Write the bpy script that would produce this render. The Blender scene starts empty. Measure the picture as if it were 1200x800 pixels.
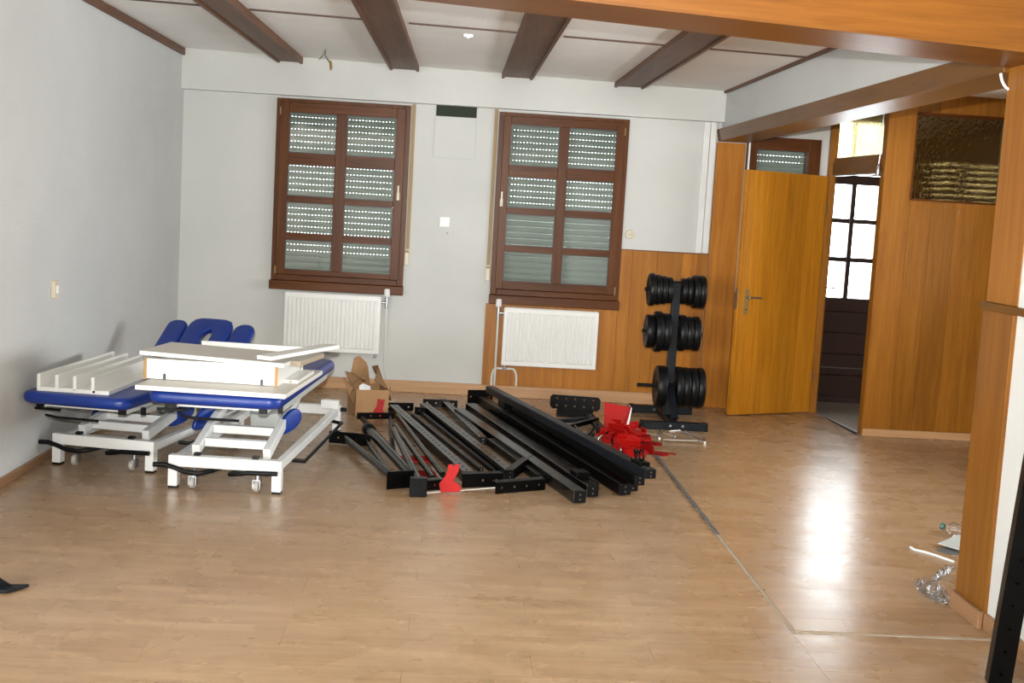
import bpy, bmesh, math, random
from mathutils import Vector, Matrix
random.seed(7)
S = bpy.context.scene
C = S.collection
R = math.radians

# ------------------------------------------------------------------ camera
FPX = 1433.0
YAW, PITCH, ROLL = R(2.7331), R(6.162), R(3.3001)
CAM = Vector((2.2035, -9.7943, 1.5118))
_F = Vector((math.sin(YAW)*math.cos(PITCH), math.cos(YAW)*math.cos(PITCH), -math.sin(PITCH)))
_R = Vector((math.cos(YAW), -math.sin(YAW), 0))
_U = _R.cross(_F)
_R2 = _R*math.cos(ROLL) + _U*math.sin(ROLL)
_U2 = -_R*math.sin(ROLL) + _U*math.cos(ROLL)
cam = bpy.data.cameras.new('camera')
cam.sensor_width = 36.0
cam.lens = FPX/1200*36
cam.clip_start = 0.05
camo = bpy.data.objects.new('camera', cam)
C.objects.link(camo)
M = Matrix((_R2, _U2, -_F)).transposed().to_4x4()
M.translation = CAM
camo.matrix_world = M
S.camera = camo

# ------------------------------------------------------------------ world, lights, exposure
S.view_settings.view_transform = 'Standard'
S.view_settings.look = 'None'
S.view_settings.gamma = 1.0
S.view_settings.use_curve_mapping = False
S.view_settings.exposure = 0.16
W = bpy.data.worlds.new('overcast_sky')
S.world = W
W.use_nodes = True
W.node_tree.nodes['Background'].inputs[0].default_value = (0.90, 0.97, 1.0, 1)
W.node_tree.nodes['Background'].inputs[1].default_value = 14.0
S.cycles.max_bounces = 10
S.cycles.diffuse_bounces = 5
S.cycles.transparent_max_bounces = 16
S.cycles.sample_clamp_indirect = 4.0

def light(name, kind, loc, energy, color=(1, 1, 1), **kw):
    l = bpy.data.lights.new(name, kind)
    l.energy = energy
    l.color = color
    for k, v in kw.items():
        setattr(l, k, v)
    o = bpy.data.objects.new(name, l)
    o.location = loc
    C.objects.link(o)
    return o

def aim(o, target):
    d = Vector(target) - o.location
    o.rotation_euler = d.to_track_quat('-Z', 'Y').to_euler()

# the camera's own flash, just above the lens
fl = light('camera_flash', 'SPOT', CAM + _U2*0.13, 1500, (1.0, 0.985, 0.955), spot_size=R(72), spot_blend=1.0, shadow_soft_size=0.02)
aim(fl, (2.5, 0, 2.5))
# daylight entering the wide near room through its far left windows, behind the photographer
a = light('rear_window_daylight', 'AREA', (-2.5, -14.9, 1.55), 270, (0.95, 0.98, 1.0), shape='RECTANGLE', size=1.6, size_y=1.5)
a.rotation_euler = (R(90), 0, 0)
a = light('side_window_daylight', 'AREA', (-3.45, -10.5, 1.55), 245, (0.95, 0.98, 1.0), shape='RECTANGLE', size=1.5, size_y=4.0)
a.rotation_euler = (0, R(-90), 0)

# added fill light for the left wall and mid-floor; no window stands there
a = light('entrance_corner_fill', 'AREA', (6.57, -3.3, 1.5), 104, (0.95, 0.98, 1.0), shape='RECTANGLE', size=1.2, size_y=3.0, spread=R(115))
a.rotation_euler = (0, R(96), 0)

# ------------------------------------------------------------------ helpers
def at(px, py, z=None, Y=None, X=None):
    d = _F + _R2*((px-600)/FPX) + _U2*((400-py)/FPX)
    if z is not None: t = (z-CAM.z)/d.z
    elif Y is not None: t = (Y-CAM.y)/d.y
    else: t = (X-CAM.x)/d.x
    return CAM + d*t

class MB:
    """collects vertices and faces for one mesh"""
    def __init__(s): s.v = []; s.f = []
    def add(s, vs, fs):
        n = len(s.v); s.v += [tuple(p) for p in vs]; s.f += [tuple(i+n for i in f) for f in fs]; return s
    def hexa(s, c):   # 8 corners, bottom 4 ccw then top 4
        return s.add(c, [(3,2,1,0),(4,5,6,7),(0,1,5,4),(1,2,6,5),(2,3,7,6),(3,0,4,7)])
    def box(s, x0, x1, y0, y1, z0, z1):
        return s.hexa([(x0,y0,z0),(x1,y0,z0),(x1,y1,z0),(x0,y1,z0),(x0,y0,z1),(x1,y0,z1),(x1,y1,z1),(x0,y1,z1)])
    def obox(s, o, ax, ay, az):   # corner origin + three edge vectors
        o, ax, ay, az = map(Vector, (o, ax, ay, az))
        return s.hexa([o, o+ax, o+ax+ay, o+ay, o+az, o+ax+az, o+ax+ay+az, o+ay+az])
    def bar(s, P, Q, w, h, up=(0,0,1)):   # P,Q: centres of the top face ends
        P, Q = Vector(P), Vector(Q); d = (Q-P).normalized()
        side = d.cross(Vector(up)).normalized(); u = side.cross(d)
        c = []
        for zz in (-h, 0):
            c += [P-side*w/2+u*zz, P+side*w/2+u*zz, Q+side*w/2+u*zz, Q-side*w/2+u*zz]
        n = len(s.v); s.hexa(c); return s
    def tube(s, pts, r, seg=10, caps=True):
        pts = [Vector(p) for p in pts]; rings = []; n0 = len(s.v)
        prev = None
        for i, p in enumerate(pts):
            if i == 0: d = pts[1]-p
            elif i == len(pts)-1: d = p-pts[i-1]
            else: d = (pts[i+1]-p).normalized()+(p-pts[i-1]).normalized()
            d.normalize()
            if prev is None:
                a = d.cross(Vector((0,0,1)))
                if a.length < .05: a = d.cross(Vector((1,0,0)))
                a.normalize()
            else:
                a = prev - d*prev.dot(d); a.normalize()
            prev = a; b = d.cross(a)
            rr = r[i] if isinstance(r, (list, tuple)) else r
            for k in range(seg):
                t = 2*math.pi*k/seg; s.v.append(tuple(p + a*math.cos(t)*rr + b*math.sin(t)*rr))
        for i in range(len(pts)-1):
            for k in range(seg):
                k2 = (k+1) % seg
                s.f.append((n0+i*seg+k, n0+i*seg+k2, n0+(i+1)*seg+k2, n0+(i+1)*seg+k))
        if caps:
            s.f.append(tuple(n0+k for k in range(seg))[::-1])
            s.f.append(tuple(n0+(len(pts)-1)*seg+k for k in range(seg)))
        return s
    def lathe(s, prof, o, axis=(0,0,1), seg=28):   # prof: (radius, height)
        o = Vector(o); d = Vector(axis).normalized()
        a = d.cross(Vector((0,0,1)))
        if a.length < .05: a = d.cross(Vector((1,0,0)))
        a.normalize(); b = d.cross(a); n0 = len(s.v)
        for (r, h) in prof:
            for k in range(seg):
                t = 2*math.pi*k/seg; s.v.append(tuple(o+d*h+a*math.cos(t)*r+b*math.sin(t)*r))
        for i in range(len(prof)-1):
            for k in range(seg):
                k2 = (k+1) % seg
                s.f.append((n0+i*seg+k, n0+i*seg+k2, n0+(i+1)*seg+k2, n0+(i+1)*seg+k))
        s.f.append(tuple(n0+k for k in range(seg))[::-1])
        s.f.append(tuple(n0+(len(prof)-1)*seg+k for k in range(seg)))
        return s
    def prism(s, poly, o, ux, uy, t):   # 2D polygon extruded by t along ux x uy
        o, ux, uy = map(Vector, (o, ux, uy)); n = ux.cross(uy).normalized()*t
        k = len(poly); n0 = len(s.v)
        for e in (Vector((0,0,0)), n):
            for (x, y) in poly: s.v.append(tuple(o+ux*x+uy*y+e))
        s.f.append(tuple(n0+i for i in range(k))[::-1]); s.f.append(tuple(n0+k+i for i in range(k)))
        for i in range(k):
            j = (i+1) % k; s.f.append((n0+i, n0+j, n0+k+j, n0+k+i))
        return s
    def perf(s, o, ax, ay, az, nh, hw, rows=1, solid=False):
        """slab: o corner, ax long edge, ay width edge, az thickness (to the holed face); nh square holes per row cut right through"""
        o, ax, ay, az = map(Vector, (o, ax, ay, az)); L = ax.length; Wd = ay.length
        X = ax/L; Yv = ay/Wd
        ys = []; rh = Wd/rows
        xs = [0.0]; hx = []
        for i in range(nh):
            c = L*(i+.5)/nh; xs += [c-hw/2, c+hw/2]
        xs.append(L); yy = [0.0]
        for j in range(rows):
            c = rh*(j+.5); yy += [c-hw/2, c+hw/2]
        yy.append(Wd)
        nx, ny = len(xs), len(yy)
        def P(i, j, top): return o+X*xs[i]+Yv*yy[j]+(az if top else Vector((0,0,0)))
        n0 = len(s.v)
        for top in (0, 1):
            for j in range(ny):
                for i in range(nx): s.v.append(tuple(P(i, j, top)))
        def I(i, j, t): return n0+t*nx*ny+j*nx+i
        for j in range(ny-1):
            for i in range(nx-1):
                hole = (i % 2 == 1) and (j % 2 == 1)
                if hole:
                    s.f += [(I(i,j,0),I(i+1,j,0),I(i+1,j,1),I(i,j,1))[::-1],(I(i+1,j,0),I(i+1,j+1,0),I(i+1,j+1,1),I(i+1,j,1))[::-1],
                            (I(i+1,j+1,0),I(i,j+1,0),I(i,j+1,1),I(i+1,j+1,1))[::-1],(I(i,j+1,0),I(i,j,0),I(i,j,1),I(i,j+1,1))[::-1]]
                else:
                    s.f.append((I(i,j,1),I(i+1,j,1),I(i+1,j+1,1),I(i,j+1,1)))
                    s.f.append((I(i,j,0),I(i,j+1,0),I(i+1,j+1,0),I(i+1,j,0)))
        for i in range(nx-1):
            s.f.append((I(i,0,0),I(i+1,0,0),I(i+1,0,1),I(i,0,1))); s.f.append((I(i,ny-1,0),I(i,ny-1,1),I(i+1,ny-1,1),I(i+1,ny-1,0)))
        for j in range(ny-1):
            s.f.append((I(0,j,0),I(0,j,1),I(0,j+1,1),I(0,j+1,0))); s.f.append((I(nx-1,j,0),I(nx-1,j+1,0),I(nx-1,j+1,1),I(nx-1,j,1)))
        return s
    def mesh(s, name, mat, off=(0,0,0), bevel=0, seg=2, smooth=None):
        off = Vector(off)
        me = bpy.data.meshes.new(name)
        me.from_pydata([Vector(p)-off for p in s.v], [], s.f)
        if bevel:
            bm = bmesh.new(); bm.from_mesh(me)
            bmesh.ops.bevel(bm, geom=[e for e in bm.edges if len(e.link_faces) == 2 and e.calc_face_angle(0) > .5], offset=bevel, segments=seg, affect='EDGES', profile=.5)
            bm.to_mesh(me); bm.free()
        me.materials.append(mat)
        if smooth is not None:
            for p in me.polygons: p.use_smooth = True
            me.set_sharp_from_angle(angle=R(smooth))
        me.update()
        return me
    def build(s, name, mat, parent=None, off=None, **kw):
        """local=verts already in the parent's frame; off given with no parent = world origin of the object"""
        if parent is not None and off == 'world':
            o3 = parent.location.copy(); me = s.mesh(name, mat, o3, **kw); loc = (0,0,0)
        elif parent is not None:
            me = s.mesh(name, mat, **kw); loc = (0,0,0)
        else:
            if off is None:
                n = len(s.v); off = (sum(p[0] for p in s.v)/n, sum(p[1] for p in s.v)/n, min(p[2] for p in s.v))
            me = s.mesh(name, mat, off, **kw); loc = off
        ob = bpy.data.objects.new(name, me); C.objects.link(ob); ob.location = loc
        if parent is not None: ob.parent = parent
        return ob

def tag(o, label=None, cat=None, group=None, kind=None):
    if label: o['label'] = label
    if cat: o['category'] = cat
    if group: o['group'] = group
    if kind: o['kind'] = kind
    return o
def thing(name, label, cat, loc=(0,0,0), rotz=0, group=None):
    o = bpy.data.objects.new(name, None); C.objects.link(o)
    o.location = loc; o.rotation_euler = (0,0,rotz); o.empty_display_size = .1
    return tag(o, label, cat, group)
def struct(o, label=None): 
    return tag(o, label, None, None, 'structure')
def sempty(name, label=None, loc=(0,0,0)):
    o = bpy.data.objects.new(name, None); C.objects.link(o); o.location = loc
    return struct(o, label)

# ------------------------------------------------------------------ materials
class N:
    def __init__(s, name):
        s.m = bpy.data.materials.new(name); s.m.use_nodes = True
        s.t = s.m.node_tree; s.b = s.t.nodes['Principled BSDF']; s.out = s.t.nodes['Material Output']
    def n(s, typ, **kw):
        x = s.t.nodes.new(typ)
        for k, v in kw.items():
            if k.startswith('_'): setattr(x, k[1:], v)
            else: x.inputs[k.replace('__', ' ')].default_value = v
        return x
    def l(s, a, b): s.t.links.new(a, b)
    def bump(s, h, strength, dist=.01):
        b = s.n('ShaderNodeBump', Strength=strength, Distance=dist); s.l(h, b.inputs['Height']); s.l(b.outputs[0], s.b.inputs['Normal'])
    def ramp(s, fac, stops):
        r = s.n('ShaderNodeValToRGB'); e = r.color_ramp.elements
        while len(e) < len(stops): e.new(.5)
        for k, (p, c) in enumerate(stops): e[k].position = p; e[k].color = (*c, 1)
        s.l(fac, r.inputs[0]); return r

def simple(name, col, rough=.5, metal=0, spec=.5, bump=None, coat=0):
    m = N(name); m.b.inputs['Base Color'].default_value = (*col, 1); m.b.inputs['Roughness'].default_value = rough
    m.b.inputs['Metallic'].default_value = metal; m.b.inputs['Specular IOR Level'].default_value = spec
    m.b.inputs['Coat Weight'].default_value = coat
    if bump:
        sc, st, di = bump
        tc = m.n('ShaderNodeTexCoord'); nz = m.n('ShaderNodeTexNoise', Scale=sc, Detail=4.0)
        m.l(tc.outputs['Object'], nz.inputs['Vector']); m.bump(nz.outputs['Fac'], st, di)
    return m.m

def plaster(name, col, scale, strength, dist, var=.06, rough=.9):
    m = N(name); g = m.n('ShaderNodeNewGeometry')
    nz = m.n('ShaderNodeTexNoise', Scale=1.3, Detail=5.0, Roughness=.6); m.l(g.outputs['Position'], nz.inputs['Vector'])
    c0 = tuple(c*(1-var) for c in col); c1 = tuple(min(1, c*(1+var*.5)) for c in col)
    r = m.ramp(nz.outputs['Fac'], [(.3, c0), (.65, c1)]); m.l(r.outputs[0], m.b.inputs['Base Color'])
    m.b.inputs['Roughness'].default_value = rough; m.b.inputs['Specular IOR Level'].default_value = .2
    n2 = m.n('ShaderNodeTexNoise', Scale=scale, Detail=3.0, Roughness=.55); m.l(g.outputs['Position'], n2.inputs['Vector'])
    m.bump(n2.outputs['Fac'], strength, dist)
    return m.m

def wood(name, dark, mid, lite, axis=2, scale=1.0, rough=.38, spec=.45, varhue=.12, grain=1.0, bumps=.06):
    """grain along the given axis of object space; every object gets its own shift and tone"""
    m = N(name); tc = m.n('ShaderNodeTexCoord'); oi = m.n('ShaderNodeObjectInfo')
    add = m.n('ShaderNodeVectorMath', _operation='ADD'); mul = m.n('ShaderNodeVectorMath', _operation='SCALE')
    cmb = m.n('ShaderNodeCombineXYZ', X=17.0, Y=31.0, Z=11.0)
    m.l(cmb.outputs[0], mul.inputs[0]); m.l(oi.outputs['Random'], mul.inputs['Scale'])
    m.l(tc.outputs['Object'], add.inputs[0]); m.l(mul.outputs[0], add.inputs[1])
    mp = m.n('ShaderNodeMapping'); sc = [26*scale]*3; sc[axis] = 1.6*scale
    mp.inputs['Scale'].default_value = sc; m.l(add.outputs[0], mp.inputs['Vector'])
    n1 = m.n('ShaderNodeTexNoise', Scale=1.0, Detail=6.0, Roughness=.62, Distortion=.35*grain); m.l(mp.outputs[0], n1.inputs['Vector'])
    mp2 = m.n('ShaderNodeMapping'); sc2 = [190*scale]*3; sc2[axis] = 5*scale
    mp2.inputs['Scale'].default_value = sc2; m.l(add.outputs[0], mp2.inputs['Vector'])
    n2 = m.n('ShaderNodeTexNoise', Scale=1.0, Detail=3.0, Roughness=.7); m.l(mp2.outputs[0], n2.inputs['Vector'])
    mx = m.n('ShaderNodeMath', _operation='MULTIPLY_ADD'); mx.inputs[1].default_value = .3; 
    m.l(n2.outputs['Fac'], mx.inputs[0]); 
    m2 = m.n('ShaderNodeMath', _operation='MULTIPLY'); m2.inputs[1].default_value = .7; m.l(n1.outputs['Fac'], m2.inputs[0]); m.l(m2.outputs[0], mx.inputs[2])
    r = m.ramp(mx.outputs[0], [(.3, dark), (.5, mid), (.7, lite)])
    hsv = m.n('ShaderNodeHueSaturation'); m.l(r.outputs[0], hsv.inputs['Color'])
    mr = m.n('ShaderNodeMapRange'); mr.inputs['To Min'].default_value = 1-varhue; mr.inputs['To Max'].default_value = 1+varhue
    m.l(oi.outputs['Random'], mr.inputs['Value']); m.l(mr.outputs[0], hsv.inputs['Value'])
    m.l(hsv.outputs[0], m.b.inputs['Base Color'])
    m.b.inputs['Roughness'].default_value = rough; m.b.inputs['Specular IOR Level'].default_value = spec
    m.bump(mx.outputs[0], bumps, .004)
    return m.m

def laminate(name):
    m = N(name); tc = m.n('ShaderNodeTexCoord'); oi = m.n('ShaderNodeObjectInfo'); g = m.n('ShaderNodeNewGeometry')
    cmb = m.n('ShaderNodeCombineXYZ', X=13.0, Y=0.0, Z=7.0); mul = m.n('ShaderNodeVectorMath', _operation='SCALE')
    m.l(cmb.outputs[0], mul.inputs[0]); m.l(oi.outputs['Random'], mul.inputs['Scale'])
    add = m.n('ShaderNodeVectorMath', _operation='ADD'); m.l(tc.outputs['Object'], add.inputs[0]); m.l(mul.outputs[0], add.inputs[1])
    br = m.n('ShaderNodeTexBrick', _offset=.5, Scale=1.0, Mortar__Size=.0007, Mortar__Smooth=.2, Brick__Width=.43, Row__Height=.0642)
    br.inputs['Color1'].default_value = (.385, .256, .143, 1); br.inputs['Color2'].default_value = (.455, .308, .18, 1); br.inputs['Mortar'].default_value = (.35, .23, .135, 1)
    m.l(add.outputs[0], br.inputs['Vector'])
    mp = m.n('ShaderNodeMapping'); mp.inputs['Scale'].default_value = (2.2, 45, 1); m.l(add.outputs[0], mp.inputs['Vector'])
    n1 = m.n('ShaderNodeTexNoise', Scale=1.0, Detail=5.0, Roughness=.6); m.l(mp.outputs[0], n1.inputs['Vector'])
    gr = m.ramp(n1.outputs['Fac'], [(.3, (.80, .76, .72)), (.7, (1.06, 1.05, 1.04))])
    mx = m.n('ShaderNodeMix', _data_type='RGBA', _blend_type='MULTIPLY'); mx.inputs['Factor'].default_value = 1
    m.l(br.outputs['Color'], mx.inputs[6]); m.l(gr.outputs[0], mx.inputs[7])
    # scuffed brown patches and pale dust lying on the whole floor
    n2 = m.n('ShaderNodeTexNoise', Scale=2.6, Detail=6.0, Roughness=.66, Distortion=.5); m.l(g.outputs['Position'], n2.inputs['Vector'])
    mpd = m.n('ShaderNodeMapping'); mpd.inputs['Scale'].default_value = (1.0, 2.2, 1); m.l(g.outputs['Position'], mpd.inputs['Vector']); m.l(mpd.outputs[0], n2.inputs['Vector'])
    st = m.ramp(n2.outputs['Fac'], [(.43, (0, 0, 0)), (.66, (1, 1, 1))])
    mx2 = m.n('ShaderNodeMix', _data_type='RGBA'); m.l(mx.outputs[2], mx2.inputs[6]); mx2.inputs[7].default_value = (.27, .155, .075, 1)
    k = m.n('ShaderNodeMath', _operation='MULTIPLY'); k.inputs[1].default_value = .50; m.l(st.outputs[0], k.inputs[0]); m.l(k.outputs[0], mx2.inputs['Factor'])
    n3 = m.n('ShaderNodeTexNoise', Scale=4.0, Detail=3.0, Roughness=.5, Distortion=.2); m.l(g.outputs['Position'], n3.inputs['Vector'])
    du = m.ramp(n3.outputs['Fac'], [(.45, (0, 0, 0)), (.85, (1, 1, 1))])
    mx3 = m.n('ShaderNodeMix', _data_type='RGBA'); m.l(mx2.outputs[2], mx3.inputs[6]); mx3.inputs[7].default_value = (.58, .49, .40, 1)
    k2 = m.n('ShaderNodeMath', _operation='MULTIPLY'); k2.inputs[1].default_value = .11; m.l(du.outputs[0], k2.inputs[0]); m.l(k2.outputs[0], mx3.inputs['Factor'])
    m.l(mx3.outputs[2], m.b.inputs['Base Color'])
    rr = m.n('ShaderNodeMapRange'); rr.inputs['From Min'].default_value = .3; rr.inputs['From Max'].default_value = .75; rr.inputs['To Min'].default_value = .235; rr.inputs['To Max'].default_value = .33
    m.l(n3.outputs['Fac'], rr.inputs['Value']); m.l(rr.outputs[0], m.b.inputs['Roughness'])
    m.b.inputs['Specular IOR Level'].default_value = .5
    m.bump(n1.outputs['Fac'], .05, .002)
    return m.m

def clear_glass(name, tint, refl, rough=.02, bump=None, tex=None):
    """thin pane: lets light straight through, with a faint mirror reflection"""
    m = N(name); m.t.nodes.remove(m.b)
    tr = m.n('ShaderNodeBsdfTransparent'); tr.inputs[0].default_value = (*tint, 1)
    gl = m.n('ShaderNodeBsdfGlossy', Roughness=rough)
    lw = m.n('ShaderNodeLayerWeight', Blend=.12); mr = m.n('ShaderNodeMapRange'); mr.inputs['To Min'].default_value = refl; mr.inputs['To Max'].default_value = 1
    m.l(lw.outputs['Fresnel'], mr.inputs['Value']); mx = m.n('ShaderNodeMixShader'); m.l(mr.outputs[0], mx.inputs[0]); m.l(tr.outputs[0], mx.inputs[1]); m.l(gl.outputs[0], mx.inputs[2])
    m.l(mx.outputs[0], m.out.inputs[0])
    if bump:
        tc = m.n('ShaderNodeTexCoord'); nz = m.n('ShaderNodeTexNoise', Scale=bump[0], Detail=2.0); m.l(tc.outputs['Object'], nz.inputs['Vector'])
        b = m.n('ShaderNodeBump', Strength=bump[1], Distance=bump[2]); m.l(nz.outputs['Fac'], b.inputs['Height']); m.l(b.outputs[0], gl.inputs['Normal']); m.l(b.outputs[0], lw.inputs['Normal'])
    return m.m

def cathedral_glass(name, tint, body):
    """yellow hammered pane: see-through with ripples and a little cloudiness"""
    m = N(name); m.t.nodes.remove(m.b)
    tc = m.n('ShaderNodeTexCoord'); vo = m.n('ShaderNodeTexVoronoi', _feature='DISTANCE_TO_EDGE', Scale=26.0); nz = m.n('ShaderNodeTexNoise', Scale=14.0, Detail=3.0)
    mpv = m.n('ShaderNodeMapping'); mpv.inputs['Scale'].default_value = (1.6, 1.6, .8); m.l(tc.outputs['Object'], mpv.inputs['Vector'])
    m.l(mpv.outputs[0], vo.inputs['Vector']); m.l(tc.outputs['Object'], nz.inputs['Vector'])
    b = m.n('ShaderNodeBump', Strength=.45, Distance=.004); m.l(vo.outputs[0], b.inputs['Height'])
    b2 = m.n('ShaderNodeBump', Strength=.35, Distance=.006); m.l(nz.outputs['Fac'], b2.inputs['Height']); m.l(b.outputs[0], b2.inputs['Normal'])
    rf = m.n('ShaderNodeBsdfRefraction', Roughness=.06, IOR=1.12); rf.inputs[0].default_value = (*tint, 1); m.l(b2.outputs[0], rf.inputs['Normal'])
    tr = m.n('ShaderNodeBsdfTransparent'); tr.inputs[0].default_value = (*tint, 1)
    gl = m.n('ShaderNodeBsdfGlossy', Roughness=.08); gl.inputs[0].default_value = (.95, .9, .7, 1); m.l(b2.outputs[0], gl.inputs['Normal'])
    tl = m.n('ShaderNodeBsdfTranslucent'); tl.inputs[0].default_value = (*body, 1)
    m1 = m.n('ShaderNodeMixShader', Fac=.35); m.l(rf.outputs[0], m1.inputs[1]); m.l(tr.outputs[0], m1.inputs[2])
    m2 = m.n('ShaderNodeMixShader', Fac=.18); m.l(m1.outputs[0], m2.inputs[1]); m.l(tl.outputs[0], m2.inputs[2])
    m3 = m.n('ShaderNodeMixShader', Fac=.12); m.l(m2.outputs[0], m3.inputs[1]); m.l(gl.outputs[0], m3.inputs[2])
    m.l(m3.outputs[0], m.out.inputs[0])
    return m.m

MT = {}
MT['wall'] = plaster('white_wall_paint', (.60, .61, .585), 60, .12, .004, .05)
MT['woodchip'] = plaster('woodchip_wallpaper', (.56, .57, .555), 95, .5, .008, .05)
MT['ceil'] = plaster('textured_ceiling_paint', (.91, .91, .89), 70, .5, .008, .05)
MT['white_line'] = simple('white_gloss_paint', (.74, .75, .73), .35)
oak = dict(dark=(.155, .052, .005), mid=(.225, .083, .008), lite=(.285, .115, .014), spec=.3, varhue=.24)
MT['oak'] = wood('oak_veneer_upright', axis=2, **oak)
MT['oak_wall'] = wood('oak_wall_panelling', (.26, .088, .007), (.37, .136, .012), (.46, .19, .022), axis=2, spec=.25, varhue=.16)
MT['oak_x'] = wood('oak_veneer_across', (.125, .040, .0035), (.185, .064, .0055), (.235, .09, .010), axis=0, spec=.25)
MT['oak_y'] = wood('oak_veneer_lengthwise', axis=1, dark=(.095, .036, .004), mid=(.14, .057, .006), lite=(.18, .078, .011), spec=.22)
MT['oak_door'] = wood('oak_door_veneer', (.31, .110, .007), (.46, .18, .011), (.55, .235, .020), axis=2, rough=.34, spec=.3)
MT['mahogany'] = wood('dark_red_stained_wood', (.052, .0145, .0022), (.094, .028, .0042), (.135, .045, .008), axis=2, rough=.36, spec=.16, varhue=.08)
MT['mahogany_x'] = wood('dark_red_stained_wood_across', (.052, .0145, .0022), (.094, .028, .0042), (.135, .045, .008), axis=0, rough=.36, spec=.16, varhue=.08)
MT['beam'] = wood('dark_ceiling_beam_stain', (.07, .026, .009), (.12, .048, .019), (.175, .08, .038), axis=1, rough=.5, varhue=.1)
MT['beam_x'] = wood('dark_ceiling_strip_stain', (.045, .017, .008), (.075, .03, .015), (.105, .048, .026), axis=0, rough=.5, varhue=.1)
MT['base'] = wood('beech_baseboard', (.36, .19, .085), (.47, .265, .125), (.55, .325, .165), axis=0, rough=.4, varhue=.03)
MT['base_y'] = wood('brown_baseboard', (.20, .10, .045), (.27, .145, .07), (.34, .19, .095), axis=1, rough=.45, varhue=.03)
MT['lam'] = laminate('beech_laminate')
MT['blackpost'] = simple('dark_entry_door_paint', (.028, .012, .008), .4)
MT['glass'] = clear_glass('window_glass', (.94, .965, .95), .04, .03, (3.0, .12, .02))
MT['clear'] = clear_glass('entry_glass', (.97, .98, .99), .03)
MT['yellow'] = cathedral_glass('yellow_cathedral_glass', (.97, .92, .66), (.8, .72, .40))
MT['amber'] = cathedral_glass('amber_cathedral_glass', (.50, .42, .25), (.22, .15, .06))
MT['slat'] = simple('grey_shutter_slat', (.27, .30, .275), .5)
MT['strap'] = simple('beige_shutter_strap', (.36, .26, .14), .8)
MT['cream'] = simple('cream_plastic', (.62, .56, .42), .4)
MT['whitep'] = simple('white_plastic', (.80, .80, .78), .35)
MT['rad'] = simple('radiator_enamel', (.80, .81, .78), .3)
MT['pipe'] = simple('white_painted_pipe', (.62, .62, .57), .35)
MT['brass'] = simple('old_brass', (.26, .165, .05), .4, 0)
MT['chrome'] = simple('chrome', (.90, .88, .84), .30, 1)
MT['steel'] = simple('dull_steel', (.45, .46, .47), .32, 1)
MT['blue'] = simple('blue_vinyl', (.006, .030, .215), .34, 0, .5, (55, .10, .003))
MT['lacq'] = simple('white_powder_coat', (.80, .82, .80), .3)
MT['greyl'] = simple('light_grey_enamel', (.50, .53, .50), .4)
MT['mela'] = simple('white_melamine', (.80, .80, .76), .35)
MT['melag'] = simple('greyed_melamine', (.60, .58, .52), .45)
MT['chip'] = simple('raw_chipboard', (.42, .24, .095), .8, 0, .3, (220, .4, .002))
MT['planky'] = simple('dull_brown_plank_edge', (.36, .29, .21), .7)
MT['rubber'] = simple('black_rubber', (.003, .0034, .0038), .42, 0, .22, (40, .05, .002))
MT['black'] = simple('black_powder_coat', (.0014, .0014, .0014), .34, 0, .12)
MT['blackg'] = simple('black_gloss_coat', (.003, .003, .003), .24, 0, .36)
MT['slate'] = simple('slate_blue_grey_coat', (.006, .008, .011), .42, 0, .2)
MT['red'] = simple('red_powder_coat', (.36, .0038, .0025), .5, 0, .2)
MT['reddk'] = simple('dark_red_powder_coat', (.24, .0035, .004), .5, 0, .2)
MT['card'] = simple('brown_cardboard', (.37, .215, .105), .85, 0, .2, (30, .2, .004))
MT['carddk'] = simple('inner_brown_cardboard', (.24, .14, .07), .9, 0, .2, (30, .25, .004))
MT['paper'] = simple('white_paper', (.78, .80, .80), .7)
MT['stone'] = plaster('grey_hall_stone', (.26, .235, .19), 14, .2, .004, .35, .35)
MT['seal'] = simple('grey_filler', (.10, .10, .098), .7, 0, .3, (60, .5, .01))
MT['dust'] = simple('pale_filler_dust', (.40, .34, .27), .9, 0, .1, (60, .5, .01))
MT['green'] = simple('dark_green_recess', (.02, .03, .016), .8)
MT['foil'] = clear_glass('crumpled_clear_film', (.93, .93, .92), .10, .12, (40, .9, .02))
MT['tyre'] = simple('grey_caster_tyre', (.42, .40, .36), .5)
MT['wire'] = simple('bare_wire_grey', (.10, .095, .075), .5)

# ------------------------------------------------------------------ the room shell
def zc(x): return 2.6 - 0.0165*x        # the old ceiling drops a little to the right
# floor slab and boards
fm = MB().box(-3.7, 7.4, -15.2, -6.95, -.12, -.0005).box(-3.7, 0, -6.95, -5.2, -.12, -.0005).box(-.2, 7.4, -6.95, .9, -.12, -.012).build('floor', MT['lam'], off=(0, 0, 0))
struct(fm, 'worn beech laminate floor of the long room')
_bm = {}
def board(x0, x1, y0, y1, z):
    L, Wd = x1-x0, y1-y0
    key = (round(L, 3), round(Wd, 3))
    if key not in _bm:
        _bm[key] = MB().box(.0004, L-.0004, .0004, Wd-.0004, -.0115, 0).mesh('floor_board', MT['lam'])
    o = bpy.data.objects.new('floor_board', _bm[key]); C.objects.link(o); o.location = (x0, y0, z); o.parent = fm
def field(X0, X1, Y0, Y1, z, w=.192, l=1.285, row0=0):
    y = Y1; i = row0
    while y > Y0+.004:
        y0 = max(Y0, y-w); x = X0 - ((i*.43) % l)
        while x < X1-.004:
            a, b = max(x, X0), min(x+l, X1)
            if b-a > .01: board(a, b, y0, y, z)
            x += l
        y -= w; i += 1
field(.0, 3.523, -6.95, 0, 0)
field(3.537, 6.6, -5.40, -1.03, .005, row0=2)
field(3.537, 5.19, -1.03, 0, .005, row0=1)
field(3.523, 4.31, -6.95, -5.412, 0, row0=3)
tr = MB().box(3.5232, 3.5368, -5.40, 0, -.011, .002).build('trim_1', MT['dust']); struct(tr, 'pale filled joint running along the floor')
sl = MB()
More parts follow.
